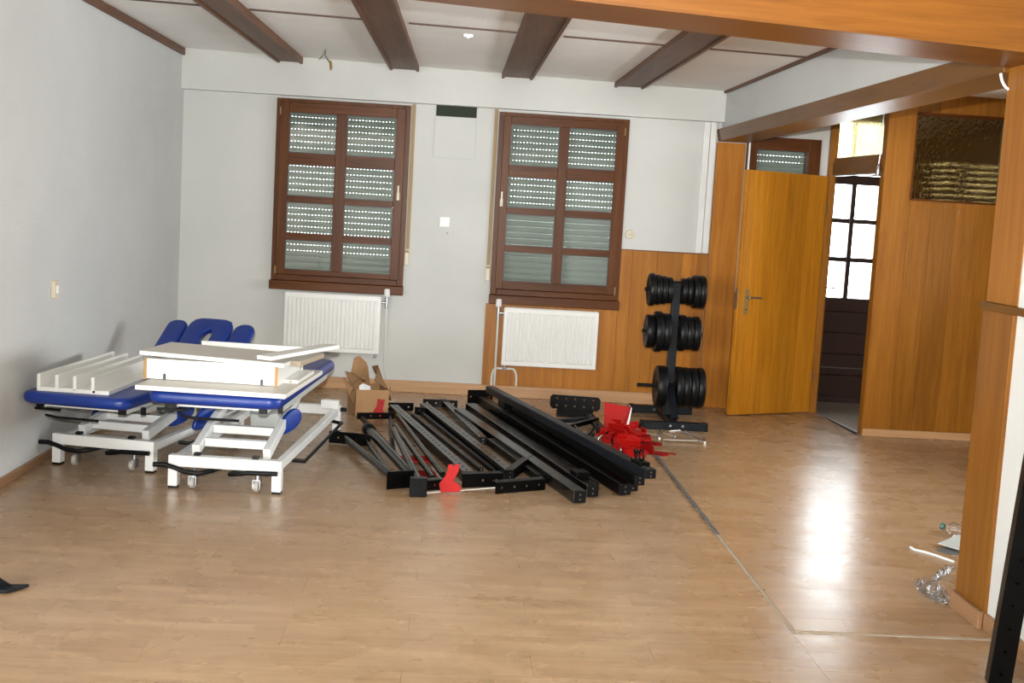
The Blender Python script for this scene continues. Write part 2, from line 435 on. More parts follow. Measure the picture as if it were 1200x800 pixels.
for k in range(16):
    y = -4.05+k*.135; w = .008+.006*random.random()
    sl.obox((3.53-w, y, .0052), (2*w, 0, 0), (0, .13, 0), (0, 0, .0012))
sl.build('filler_strip', MT['seal'], tr, off='world')
tr = MB().box(3.5372, 4.295, -5.4118, -5.4002, -.0115, .0035).build('trim_2', MT['dust']); struct(tr, 'broken pale edge of the raised floor field')

# ceiling with slope
def cslab(x0, x1, y0, y1, t=.2):
    return [(x0,y0,zc(x0)),(x1,y0,zc(x1)),(x1,y1,zc(x1)),(x0,y1,zc(x0)),(x0,y0,zc(x0)+t),(x1,y0,zc(x1)+t),(x1,y1,zc(x1)+t),(x0,y1,zc(x0)+t)]
ce = MB().hexa(cslab(-3.7, 7.4, -15.2, .9)).build('ceiling', MT['ceil'], off=(0,0,0)); struct(ce, 'white textured plaster ceiling crossed by dark beams')

# windows sit in holes of the rear wall: (x0,x1,z0,z1)
holes = [(.76, 1.75, .86, 2.24), (2.49, 3.48, .86, 2.24), (4.49, 5.02, .95, 2.20)]
def wall_with_holes(x0, x1, y0, y1, z1, hs):
    m = MB(); xs = x0
    for (a, b, c, d) in hs:
        m.box(xs, a, y0, y1, -.1, z1); m.box(a, b, y0, y1, -.1, c); m.box(a, b, y0, y1, d, z1); xs = b
    m.box(xs, x1, y0, y1, -.1, z1); return m
wb = wall_with_holes(-.2, 5.175, 0, .25, 2.85, holes).build('wall_back', MT['wall'], off=(0,0,0)); struct(wb, 'white rear wall holding the two shuttered windows')
wl = MB().box(-.2, 0, -5.4, 0, -.1, 2.85).build('wall_left', MT['woodchip'], off=(0,0,0)); struct(wl, 'long left wall in grey white woodchip paper')
# lintel box hung under the ceiling at the rear wall
MBX = MB().hexa([(0,-.088,2.293),(4.2445,-.088,2.290),(4.2445,0,2.290),(0,0,2.293),(0,-.088,zc(0)),(4.2445,-.088,zc(4.245)),(4.2445,0,zc(4.245)),(0,0,zc(0))])
t3 = MBX.build('trim_3', MT['wall'], off=(0,0,0)); struct(t3, 'white boxed lintel above both windows')
# recess with a loose cover plate between the windows
hat = thing('wall_hatch', 'white square cover plate with a dark green gap above it', 'hatch', (2.128, 0, 1.88))
MB().box(1.966, 2.29, -.006, -.0005, 1.885, 2.208).build('cover_plate', MT['wall'], hat, off='world', bevel=.002)
MB().box(1.961, 1.9655, -.0065, -.0005, 1.88, 2.21).box(2.2905, 2.295, -.0065, -.0005, 1.88, 2.21).box(1.9655, 2.2905, -.0065, -.0005, 1.8795, 1.884).build('joint', MT['greyl'], hat, off='world')
MB().box(1.970, 2.290, -.004, -.0005, 2.2085, 2.2915).build('recess', MT['green'], hat, off='world')

# wooden wainscot under and beside the right window
ws = sempty('wall_panelling', 'honey brown wood panelling around the right radiator', (3.3, 0, 0))
xs = [2.442, 2.66, 2.88, 3.10, 3.32, 3.505]
for a, b in zip(xs, xs[1:]):
    MB().box(a+.0008, b-.0008, -.016, 0, .095, .752).build('panel', MT['oak_wall'], ws, off='world')
xs = [3.505, 3.60, 3.80, 4.0, 4.12, 4.208]
for a, b in zip(xs, xs[1:]):
    MB().box(a+.0008, b-.0008, -.016, 0, .095, 1.236).build('panel', MT['oak_wall'], ws, off='world')
MB().box(3.505, 4.208, -.02, 0, 1.237, 1.246).build('cap_strip', MT['oak_x'], ws, off='world')
bb = MB().box(0, 4.208, -.022, 0, 0, .094).build('baseboard_back', MT['base'], off=(0,0,0), bevel=.004); struct(bb, 'light beech baseboard along the rear wall')
bl = MB().box(0, .014, -5.4, -.022, 0, .05).build('baseboard_left', MT['base_y'], off=(0,0,0), bevel=.004); struct(bl, 'low brown baseboard along the left wall')
pc = thing('pipe_casing', 'white boxed pipe strip beside the wooden post on the rear wall', 'pipe casing', (4.15, 0, 1.24))
MB().box(4.10, 4.15, -.022, 0, 1.247, 2.289).build('strip', MT['white_line'], pc, off='world', bevel=.004)
MB().box(4.153, 4.200, -.032, 0, 1.247, 2.289).build('strip', MT['white_line'], pc, off='world', bevel=.004)

# wooden post at the end of the rear wall
po = MB().box(4.212, 4.44, -.04, 0, .005, 2.135).build('trim_4', MT['oak_wall'], off=(4.33,0,0), bevel=.002); struct(po, 'wide honey oak post at the right end of the rear wall')
# side beam over the opening, white wall above it
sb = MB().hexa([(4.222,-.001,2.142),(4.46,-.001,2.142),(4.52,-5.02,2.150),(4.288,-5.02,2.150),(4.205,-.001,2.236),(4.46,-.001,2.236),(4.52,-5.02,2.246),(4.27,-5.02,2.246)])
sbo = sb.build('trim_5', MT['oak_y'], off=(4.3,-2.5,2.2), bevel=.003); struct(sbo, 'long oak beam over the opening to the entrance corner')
wo = MB().hexa([(4.2455,-.001,2.237),(4.44,-.001,2.237),(4.44,-5.02,2.247),(4.29,-5.02,2.247),(4.2455,-.001,2.7),(4.44,-.001,2.7),(4.44,-5.02,2.7),(4.29,-5.02,2.7)]).build('wall_right', MT['woodchip'], off=(0,0,0)); struct(wo, 'strip of white wall above the oak side beam')

# near right wall with wood clad end
wn = MB().box(4.315, 4.50, -15.2, -5.29, -.1, 2.85).build('wall_right_near', MT['wall'], off=(0,0,0)); struct(wn, 'white near wall at the right edge')
pil = sempty('trim_6', 'tall oak clad pillar at the right with a ledge at waist height', (4.4, -5.16, 0))
MB().box(4.298, 4.44, -5.292, -5.022, .005, 1.225).build('cladding', MT['oak'], pil, off='world', bevel=.002)
MB().box(4.312, 4.44, -5.288, -5.012, 1.256, 2.245).build('cladding', MT['oak'], pil, off='world', bevel=.002)
MB().box(4.285, 4.46, -6.1, -5.005, 1.226, 1.255).build('ledge', MT['oak_y'], pil, off='world', bevel=.003)
MB().box(4.276, 4.297, -5.30, -5.022, .005, .075).build('plinth', MT['base_y'], pil, off='world', bevel=.003)
br = MB().box(4.297, 4.3149, -12, -5.30, 0, .07).build('baseboard_right', MT['base_y'], off=(0,0,0), bevel=.003); struct(br, 'brown baseboard along the near right wall')
# cross beam over the near opening
def zb(x): return 2.372 - .0472*x
fb = MB().hexa([(0,-5.395,zb(0)),(4.52,-5.395,zb(4.52)),(4.52,-5.02,zb(4.52)),(0,-5.02,zb(0)),(0,-5.395,2.85),(4.52,-5.395,2.85),(4.52,-5.02,2.85),(0,-5.02,2.85)])
fbo = fb.build('trim_7', MT['oak_x'], off=(2.2,-5.2,2.3), bevel=.004); struct(fbo, 'broad orange oak cross beam in the foreground')
MB().hexa([(0,-5.41,zb(0)+.0),(4.31,-5.41,zb(4.31)+.0),(4.31,-5.3955,zb(4.31)),(0,-5.3955,zb(0)),(0,-5.41,zb(0)+.012),(4.31,-5.41,zb(4.31)+.012),(4.31,-5.3955,zb(4.31)+.012),(0,-5.3955,zb(0)+.012)]).build('edge_bead', MT['oak_x'], fbo, off='world')

# dark ceiling beams
tn = 8
for (x0, x1, X0, X1, zz, lab) in ((.728,.925,.685,.89,2.541,'leftmost dark brown ceiling beam running to the rear wall'),(1.598,1.823,1.58,1.848,2.537,'second dark brown ceiling beam from the left wall'),
                             (2.468,2.709,2.497,2.760,2.528,'third dark brown ceiling beam from the left wall'),(3.354,3.583,3.385,3.72,2.512,'rightmost dark brown ceiling beam near the white side wall')):
    # back end x0..x1 at the lintel, near end X0..X1 at y=-3.1; go on to the cross beam
    e0 = x0+(X0-x0)*(5.02-.088)/3.0; e1 = x0+(x1-x0)*1.05+(X0-x0)*(5.02-.088)/3.0
    w = x1-x0
    y0, y1 = -5.019, -.0885; zt = zc((x0+x1)/2)+.02
    b = sempty('trim_%d' % tn, lab, ((x0+x1)/2, -2.5, zz)); tn += 1
    xe = x0+(X0-x0)*1.2
    MB().hexa([(xe,y0,zz+.004),(xe+w,y0,zz+.004),(x1,y1,zz+.004),(x0,y1,zz+.004),(xe,y0,zt),(xe+w,y0,zt),(x1,y1,zt),(x0,y1,zt)]).build('core', MT['beam'], b, off='world')
    for s0 in (0, w-.02):
        MB().hexa([(xe+s0,y0,zz-.008),(xe+s0+.02,y0,zz-.008),(x0+s0+.02,y1,zz-.008),(x0+s0,y1,zz-.008),(xe+s0,y0,zz+.0035),(xe+s0+.02,y0,zz+.0035),(x0+s0+.02,y1,zz+.0035),(x0+s0,y1,zz+.0035)]).build('edge_strip', MT['beam'], b, off='world')
# thin cross strips between the beams
segs = [(.0, .66), (.91, 1.57), (1.84, 2.48), (2.76, 3.38), (3.65, 4.25)]
cs = sempty('trim_%d' % tn, 'thin brown strip line crossing the white ceiling between beams', (2.1, -2.4, 2.55)); tn += 1
for a, b in segs:
    ya, yb = -2.45+.03*a, -2.45+.03*b
    MB().hexa([(a,ya-.016,zc(a)-.007),(b,yb-.016,zc(b)-.007),(b,yb+.016,zc(b)-.007),(a,ya+.016,zc(a)-.007),(a,ya-.016,zc(a)+.01),(b,yb-.016,zc(b)+.01),(b,yb+.016,zc(b)+.01),(a,ya+.016,zc(a)+.01)]).build('strip', MT['beam_x'], cs, off='world')
t = MB().box(.0, .022, -5.02, -.0885, 2.546, 2.598).build('trim_%d' % tn, MT['beam'], off=(0,-2.5,2.55)); struct(t, 'brown cover strip where left wall meets ceiling'); tn += 1
t = MB().hexa([(4.222,-.0885,2.512),(4.2453,-.0885,2.512),(4.2900,-5.02,2.512),(4.262,-5.02,2.512),(4.222,-.0885,2.531),(4.2453,-.0885,2.531),(4.2900,-5.02,2.531),(4.262,-5.02,2.531)]).build('trim_%d' % tn, MT['beam'], off=(4.25,-2.5,2.52)); struct(t, 'brown cover strip above the white right wall'); tn += 1

# entrance corner: partition wall facing the camera with amber glass, doorway wall, hall behind
wp = sempty('wall_partition', 'oak board partition with an amber glass light beside the doorway', (5.9, -1.0, 0))
gx0, gx1, gz0, gz1 = 5.437, 6.075, 1.745, 2.357
xs = [5.232, 5.437, 5.60, 5.78, 5.93, 6.075, 6.25, 6.43, 6.6]
for a, b in zip(xs, xs[1:]):
    if a >= gx0-.001 and b <= gx1+.001:
        MB().box(a+.0008, b-.0008, -1.03, -.99, .06, gz0).build('panel', MT['oak'], wp, off='world')
        MB().box(a+.0008, b-.0008, -1.03, -.99, gz1, 2.6).build('panel', MT['oak'], wp, off='world')
    else:
        MB().box(a+.0008, b-.0008, -1.03, -.99, .06, 2.6).build('panel', MT['oak'], wp, off='world')
MB().box(gx0+.001, gx1-.001, -1.018, -1.012, gz0+.001, gz1-.001).build('pane', MT['amber'], wp, off='world')
f_ = MB()
for (a,b,c,d) in ((gx0,gx1,gz0-.006,gz0+.008),(gx0,gx1,gz1-.01,gz1+.012),(gx0-.004,gx0+.006,gz0,gz1),(gx1-.006,gx1+.004,gz0,gz1)): f_.box(a,b,-1.038,-1.0302,c,d)
f_.build('glazing_bead', MT['mahogany_x'], wp, off='world')
MB().box(5.236, 6.6, -1.045, -1.0305, .005, .06).build('skirting', MT['base'], wp, off='world', bevel=.003)
MB().box(5.80, 5.805, -1.046, -1.031, 1.66, 1.70).build('hook', MT['brass'], wp, off='world')
wd = sempty('wall_doorway', 'oak framed doorway wall with a yellow glass light on top', (5.25, -.5, 0))

MB().box(5.236, 5.29, -.989, -.93, .005, 2.6).build('jamb', MT['oak'], wd, off='world')
HX_ = MB().hexa([(5.217,-.929,1.93),(5.28,-.929,1.93),(5.21,-.051,1.93),(5.15,-.051,1.93),(5.217,-.929,2.035),(5.28,-.929,2.035),(5.21,-.051,2.035),(5.15,-.051,2.035)])
HX_.build('transom_rail', MT['oak_y'], wd, off='world')
MB().hexa([(5.222,-.929,2.036),(5.262,-.929,2.036),(5.20,-.051,2.036),(5.16,-.051,2.036),(5.222,-.929,2.062),(5.262,-.929,2.062),(5.20,-.051,2.062),(5.16,-.051,2.062)]).build('glazing_bead', MT['oak_y'], wd, off='world')
MB().hexa([(5.222,-.929,2.37),(5.27,-.929,2.37),(5.21,-.051,2.37),(5.16,-.051,2.37),(5.222,-.929,2.6),(5.27,-.929,2.6),(5.21,-.051,2.6),(5.16,-.051,2.6)]).build('top_board', MT['oak_y'], wd, off='world')
MB().hexa([(5.242,-.929,2.062),(5.248,-.929,2.062),(5.186,-.051,2.062),(5.18,-.051,2.062),(5.242,-.929,2.37),(5.248,-.929,2.37),(5.186,-.051,2.37),(5.18,-.051,2.37)]).build('pane', MT['yellow'], wd, off='world')
MB().hexa([(5.212,-.929,1.918),(5.232,-.929,1.918),(5.17,-.051,1.918),(5.15,-.051,1.918),(5.212,-.929,1.929),(5.232,-.929,1.929),(5.17,-.051,1.929),(5.15,-.051,1.929)]).build('rebate_strip', MT['steel'], wd, off='world')
MB().tube([(5.215,-.955,2.37),(5.215,-.955,2.05),(5.21,-.955,1.99)], .006, 8).lathe([(.012,0),(.016,.02),(.016,.07),(.008,.085)], (5.21,-.955,1.90)).build('bolt_rod', MT['steel'], wd, off='world', smooth=40)
th = MB().hexa([(5.232,-.93,-.011),(5.262,-.93,-.011),(5.205,-.05,-.011),(5.175,-.05,-.011),(5.232,-.93,.009),(5.262,-.93,.009),(5.205,-.05,.009),(5.175,-.05,.009)]).build('trim_%d' % tn, MT['steel'], off=(5.26,-.5,0)); struct(th, 'narrow metal threshold of the doorway'); tn += 1
hf = MB().hexa([(5.262,-.989,-.0119),(7.2,-.989,-.0119),(7.2,.6,-.0119),(5.175,.6,-.0119),(5.262,-.989,.004),(7.2,-.989,.004),(7.2,.6,.004),(5.175,.6,.004)]).build('floor_hall', MT['stone'], off=(0,0,0)); struct(hf, 'dull grey stone floor of the hall')
# hall rear wall with entry door and shuttered window
hw = wall_with_holes(5.12, 7.3, .6, .8, 2.85, [(5.235, 5.84, -.05, 2.42), (6.13, 6.95, 1.0, 2.20)]).build('wall_hall_back', MT['oak'], off=(0,0,0)); struct(hw, 'wood clad rear wall of the hall')
w_ = MB().box(5.1755, 5.20, 0.001, .6, -.1, 2.85).build('wall_hall_left', MT['oak'], off=(0,0,0)); struct(w_, 'oak side of the hall beyond the door')
w_ = MB().box(7.2, 7.4, -1.03, .6, -.1, 2.85).build('wall_hall_right', MT['wall'], off=(0,0,0)); struct(w_, 'white side wall of the hall')
w_ = MB().box(6.6, 6.8, -5.2, -.99, -.1, 2.85).build('wall_alcove_right', MT['oak'], off=(0,0,0)); struct(w_, 'oak clad side wall of the entrance corner')
w_ = MB().box(4.5, 6.8, -5.4, -5.2, -.1, 2.85).build('wall_alcove_near', MT['wall'], off=(0,0,0)); struct(w_, 'white end wall of the entrance corner')
w_ = MB().box(6.8, 7.4, -1.2, -1.03, -.1, 2.85).build('wall_hall_near', MT['wall'], off=(0,0,0)); struct(w_, 'white return wall of the hall')
# rear of the near room, behind the photographer, with two window openings
w_ = wall_with_holes(-3.7, 4.5, -15.2, -15.0, 2.85, [(-3.3, -1.7, .8, 2.3)]).build('wall_front', MT['wall'], off=(0,0,0)); struct(w_, 'white end wall behind the photographer')
w_ = MB().box(-3.7, -3.5, -15, -12.5, -.1, 2.85).box(-3.7, -3.5, -12.5, -8.5, -.1, .8).box(-3.7, -3.5, -12.5, -8.5, 2.3, 2.85).box(-3.7, -3.5, -8.5, -5.2, -.1, 2.85).build('wall_left_near', MT['wall'], off=(0,0,0)); struct(w_, 'white left wall of the near room')
w_ = MB().box(-3.5, -.2, -5.4, -5.2, -.1, 2.85).build('wall_return', MT['wall'], off=(0,0,0)); struct(w_, 'white return wall left of the cross beam')

# ------------------------------------------------------------------ roller shutters and windows
def slat_mesh(L, open_gap):
    m = MB(); h = .0452 if open_gap else .0478
    prof = [(0, 0), (-.006, h*.25), (-.008, h*.5), (-.006, h*.75), (0, h)]
    for a, b in zip(prof, prof[1:]):
        m.add([(0,a[0],a[1]),(L,a[0],a[1]),(L,b[0],b[1]),(0,b[0],b[1])], [(0,1,2,3)])
    m.add([(0,.004,0),(L,.004,0),(L,.004,h),(0,.004,h)], [(3,2,1,0)])
    m.add([(0,0,h),(L,0,h),(L,.004,h),(0,.004,h)], [(0,1,2,3)]).add([(0,0,0),(L,0,0),(L,.004,0),(0,.004,0)], [(3,2,1,0)])
    if open_gap:
        n = int(L/.026)
        for i in range(n):
            x = i*L/n; m.add([(x,.001,h),(x+.0185,.001,h),(x+.0185,.001,.048),(x,.001,.048)], [(0,1,2,3)])
    return m
_sm = {}
def shutter(win, x0, x1, z0, z1, zopen, Y):
    sh = bpy.data.objects.new('shutter', None); C.objects.link(sh); sh.parent = win
    sh.location = Vector((x0, Y, z0))-win.location
    tag(sh, 'closed grey roller shutter with rows of light holes')
    z = 0; 
    while z0+z < z1:
        op = z0+z > zopen; key = (round(x1-x0, 3), op)
        if key not in _sm: _sm[key] = slat_mesh(x1-x0, op).mesh('slat', MT['slat'])
        o = bpy.data.objects.new('slat', _sm[key]); C.objects.link(o); o.parent = sh; o.location = (0, 0, z)
        z += .048
    return sh

def big_window(num, label, O, cols, rows, zopen, handle_x, sill):
    """O: outer frame x0,x1,z0,z1"""
    x0, x1, z0, z1 = O
    w = sempty('window_%d' % num, label, ((x0+x1)/2, 0, z0))
    fr = MB(); 
    fr.box(x0, x0+.05, -.03, .09, z0+.05, z1).box(x1-.05, x1, -.03, .09, z0+.05, z1).box(x0+.05, x1-.05, -.03, .09, z1-.045, z1)
    fr.build('frame', MT['mahogany'], w, off='world', bevel=.003)
    MB().box(x0+.05, x1-.05, -.045, .09, z0+.05, z0+.095).build('lower_rail', MT['mahogany_x'], w, off='world', bevel=.003)
    MB().box(x0-.006, x1+.006, sill, .0, z0-.022, z0+.049).build('sill_board', MT['mahogany_x'], w, off='world', bevel=.004)
    s0, s1, q0, q1 = x0+.036, x1-.036, z0+.098, z1-.03
    a0, a1, b0, b1 = cols[0][0], cols[0][1], cols[1][0], cols[1][1]
    sash = MB().box(s0, a0, -.058, -.0305, q0, q1).box(b1, s1, -.058, -.0305, q0, q1).build('sash', MT['mahogany'], w, off='world', bevel=.003)
    MB().box(a0, b1, -.058, -.0305, rows[0][1], q1).box(a0, b1, -.058, -.0305, q0, rows[-1][0]).build('sash_rail', MT['mahogany_x'], sash, bevel=.003).location = (0,0,0)
    # children of the sash: its meshes are given in window space, so shift
    sr = sash.children[0]; sr.data.transform(Matrix.Translation(-w.location))
    def sub(mb, name, mat, **kw):
        me = mb.mesh(name, mat, w.location, **kw); o = bpy.data.objects.new(name, me); C.objects.link(o); o.parent = sash; return o
    sub(MB().box(a1, b0, -.058, -.0305, rows[-1][0], rows[0][1]), 'mullion', MT['mahogany'], bevel=.003)
    for (lo, _), (_, hi) in zip(rows, rows[1:]):
        for (c0, c1) in cols:
            sub(MB().box(c0, c1, -.055, -.0305, hi, lo), 'glazing_bar', MT['mahogany_x'], bevel=.003)
    for (lo, hi) in rows:
        for (c0, c1) in cols:
            sub(MB().box(c0, c1, -.040, -.036, lo, hi), 'pane', MT['glass'])
            bd = MB()
            e = .007
            bd.box(c0, c1, -.050, -.041, lo, lo+e).box(c0, c1, -.050, -.041, hi-e, hi).box(c0, c0+e, -.050, -.041, lo+e, hi-e).box(c1-e, c1, -.050, -.041, lo+e, hi-e)
            sub(bd, 'glazing_bead', MT['blackpost'])
    hz = 1.56
    h = sub(MB().box(handle_x-.012, handle_x+.012, -.064, -.0585, hz-.03, hz+.03).tube([(handle_x,-.064,hz),(handle_x,-.085,hz)], .007, 8).box(handle_x-.007, handle_x+.007, -.094, -.082, hz-.008, hz+.085), 'handle', MT['cream'], bevel=.002)
    for hzz in (z0+.13, z1-.1):
        hx = x0+.036 if handle_x > (x0+x1)/2 else x1-.036
        MB().tube([(hx,-.063,hzz-.03),(hx,-.063,hzz+.03)], .006, 8).build('hinge', MT['brass'], w, off='world')
    shutter(w, x0+.03, x1-.03, .80, 2.26, zopen, .10)
    return w
rows = [(1.852, 2.168), (1.517, 1.765), (1.226, 1.471), (.938, 1.176)]
w1 = big_window(1, 'dark red wooden window with eight panes near the left wall', (.728, 1.772, .802, 2.272), ((.832, 1.200), (1.282, 1.667)), rows, 1.02, 1.705, -.085)
rows = [(1.856, 2.177), (1.525, 1.769), (1.224, 1.476), (.940, 1.178)]
w2 = big_window(2, 'dark red wooden window with eight panes above the wood panelling', (2.470, 3.503, .778, 2.268), ((2.566, 2.953), (3.027, 3.405)), rows, 1.50, 2.520, -.085)
# pull straps for the shutters
for (wn_, xs_, z0_) in ((w1, 1.796, 1.09), (w2, 2.446, 1.0)):
    MB().box(xs_-.014, xs_+.014, -.012, -.004, z0_+.05, 2.288).build('strap', MT['strap'], wn_, off='world')
    MB().box(xs_-.02, xs_+.016, -.03, -.0005, z0_-.07, z0_+.06).build('strap_holder', MT['cream'], wn_, off='world', bevel=.006)
    MB().box(xs_-.017, xs_+.013, -.034, -.0305, z0_+.03, z0_+.05).build('strap_clip', MT['strap'], wn_, off='world')
# third window behind the open door
w3 = sempty('window_3', 'small dark framed window above and behind the open door', (4.76, 0, .95))
MB().box(4.455, 4.54, -.035, .09, .95, 2.20).box(4.95, 5.05, -.035, .09, .95, 2.20).build('frame', MT['mahogany'], w3, off='world', bevel=.003)
MB().box(4.54, 4.95, -.035, .09, 2.10, 2.20).box(4.54, 4.95, -.035, .09, 1.86, 1.925).box(4.54, 4.95, -.035, .09, .95, 1.03).build('rail', MT['mahogany_x'], w3, off='world', bevel=.003)
MB().box(4.54, 4.95, -.004, .0, 1.925, 2.10).build('pane', MT['glass'], w3, off='world')
MB().box(4.54, 4.95, -.004, .0, 1.03, 1.86).build('pane', MT['glass'], w3, off='world')
shutter(w3, 4.495, 5.025, .96, 2.19, 1.93, .10)
MB().box(4.462, 4.476, -.05, -.042, .98, 2.19).build('strap', MT['whitep'], w3, off='world')
MB().lathe([(.03,0),(.032,.006),(.032,.022),(.03,.028)], (4.448,-.05,.945), (1,0,0)).build('strap_roller', MT['rubber'], w3, off='world', smooth=40)
wq = MB().box(4.445, 5.119, -.02, 0, .005, .949).build('wall_panel_low', MT['oak'], off=(4.8,0,0)); struct(wq, 'oak panel below the window behind the open door')
# hall window seen through the amber glass
w4 = sempty('window_4', 'shuttered hall window seen dimly through the amber glass', (6.54, .6, 1.0))
MB().box(6.13, 6.20, .57, .66, 1.0, 2.2).box(6.88, 6.95, .57, .66, 1.0, 2.2).box(6.44, 6.50, .57, .66, 1.07, 2.12).build('frame', MT['mahogany'], w4, off='world')
MB().box(6.20, 6.88, .57, .66, 2.12, 2.2).box(6.20, 6.88, .57, .66, 1.0, 1.07).build('rail', MT['mahogany_x'], w4, off='world')
MB().box(6.20, 6.44, .60, .604, 1.07, 2.12).build('pane', MT['clear'], w4, off='world'); MB().box(6.50, 6.88, .60, .604, 1.07, 2.12).build('pane', MT['clear'], w4, off='world')
sh4 = bpy.data.objects.new('shutter', None); C.objects.link(sh4); sh4.parent = w4; sh4.location = (6.14-6.54, .12, .02)
sme = MB().box(0, .80, 0, .012, 0, .0475).mesh('slat', MT['slat'])
for k in range(23):
    o = bpy.data.objects.new('slat', sme); C.objects.link(o); o.parent = sh4; o.location = (0, 0, k*.052)

# inner oak door, standing open into the room
HX, HY, EX, EY = 5.105, -.045, 4.385, -.41
d1 = bpy.data.objects.new('door_1', None); C.objects.link(d1); struct(d1, 'flush oak door standing open towards the rear wall')
d1.location = (HX, HY, .012); ang = math.atan2(EY-HY, EX-HX); d1.rotation_euler = (0,0,ang)
DL = math.hypot(EX-HX, EY-HY); DH = 1.905
# local x from hinge to free edge; local +y is the rear side... camera side is +y because the leaf runs to the left
MB().box(0, DL, -.02, .02, 0, DH).build('leaf', MT['oak_door'], d1, bevel=.002)
st = [.0, .19, .40, .60, .74, DL]
for a, b in zip(st, st[1:]):
    MB().box(a+.0006, b-.0006, .0201, .0216, .004, DH-.004).build('veneer_strip', MT['oak_door'], d1)
MB().box(DL+.0001, DL+.012, -.024, .012, 0, DH).build('edge_lipping', MT['oak_door'], d1, bevel=.002)
lp = MB().box(DL-.085, DL-.045, .0217, .025, .79, .99).build('lock_plate', MT['brass'], d1, bevel=.003)
MB().tube([(DL-.065,.025,.925),(DL-.065,.065,.925),(DL-.09,.07,.925)][:2], .009, 10).tube([(DL-.065,.062,.925),(DL-.12,.064,.925),(DL-.18,.062,.922)], .008, 10).build('handle', MT['steel'], lp, smooth=40)
MB().lathe([(.006,0),(.006,.003)], (DL-.065,.0251,.83), (0,1,0), 12).build('keyhole', MT['rubber'], lp)
MB().box(DL+.0121, DL+.0145, -.016, .006, .83, .99).build('strike', MT['steel'], d1)
for z in (.25, 1.6): MB().tube([(-.008,.016,z),(-.008,.016,z+.09)], .008, 8).build('hinge', MT['steel'], d1, smooth=40)
jl = MB().box(5.12, 5.175, -.05, 0, .955, 2.6).box(5.12, 5.175, -.05, -.021, .005, .955).build('trim_%d' % tn, MT['oak'], off=(5.2,0,0)); struct(jl, 'oak jamb that carries the open door'); tn += 1
# entry door, six bright panes
d2 = sempty('door_2', 'dark entry door with six bright panes at the end of the hall', (5.55, .6, 0))
pc_ = ((5.335, 5.530), (5.570, 5.770)); pr_ = ((1.595, 1.885), (1.265, 1.555), (.915, 1.225))
fr = MB().box(5.24, pc_[0][0], .6, .66, .004, 1.965).box(pc_[1][1], 5.84, .6, .66, .004, 1.965).box(pc_[0][1], pc_[1][0], .6, .66, .915, 1.885)
fr.build('stile', MT['blackpost'], d2, off='world', bevel=.003)
rl = MB().box(pc_[0][0], pc_[1][1], .6, .66, 1.885, 1.965).box(pc_[0][0], pc_[1][1], .6, .66, .80, .915)
for (c0, c1) in pc_: rl.box(c0, c1, .605, .655, 1.555, 1.595).box(c0, c1, .605, .655, 1.225, 1.265)
rl.build('rail', MT['blackpost'], d2, off='world', bevel=.003)
for k in range(4):
    MB().box(pc_[0][0], pc_[1][1], .612, .65, .06+k*.185, .06+(k+1)*.185-.004).build('board', MT['blackpost'], d2, off='world', bevel=.004)
MB().box(pc_[0][0], pc_[1][1], .6502, .66, .0585, .7998).build('backing_panel', MT['blackpost'], d2, off='world')
MB().box(pc_[0][0], pc_[1][1], .6, .66, .004, .058).build('kick_rail', MT['blackpost'], d2, off='world')
MB().box(pc_[0][0], pc_[1][1], .6005, .6115, .305, .312).build('weather_bar', MT['steel'], d2, off='world')
for lo, hi in pr_:
    for c0, c1 in pc_: MB().box(c0, c1, .628, .632, lo, hi).build('pane', MT['clear'], d2, off='world')
MB().box(5.318, 5.34, .592, .6, .90, 1.08).tube([(5.329,.595,1.0),(5.329,.555,1.0),(5.345,.55,1.0),(5.44,.55,1.0)], .008, 8).build('handle', MT['steel'], d2, off='world', smooth=40)
MB().box(5.24, 5.84, .6, .66, 1.97, 2.06).build('head_rail', MT['oak_x'], d2, off='world')
MB().box(5.24, 5.33, .6, .66, 2.06, 2.42).box(5.50, 5.53, .6, .66, 2.06, 2.42).box(5.80, 5.84, .6, .66, 2.06, 2.42).build('fanlight_bar', MT['oak'], d2, off='world')
MB().box(5.33, 5.50, .628, .632, 2.06, 2.42).build('pane', MT['clear'], d2, off='world'); MB().box(5.53, 5.80, .628, .632, 2.06, 2.42).build('pane', MT['clear'], d2, off='world')

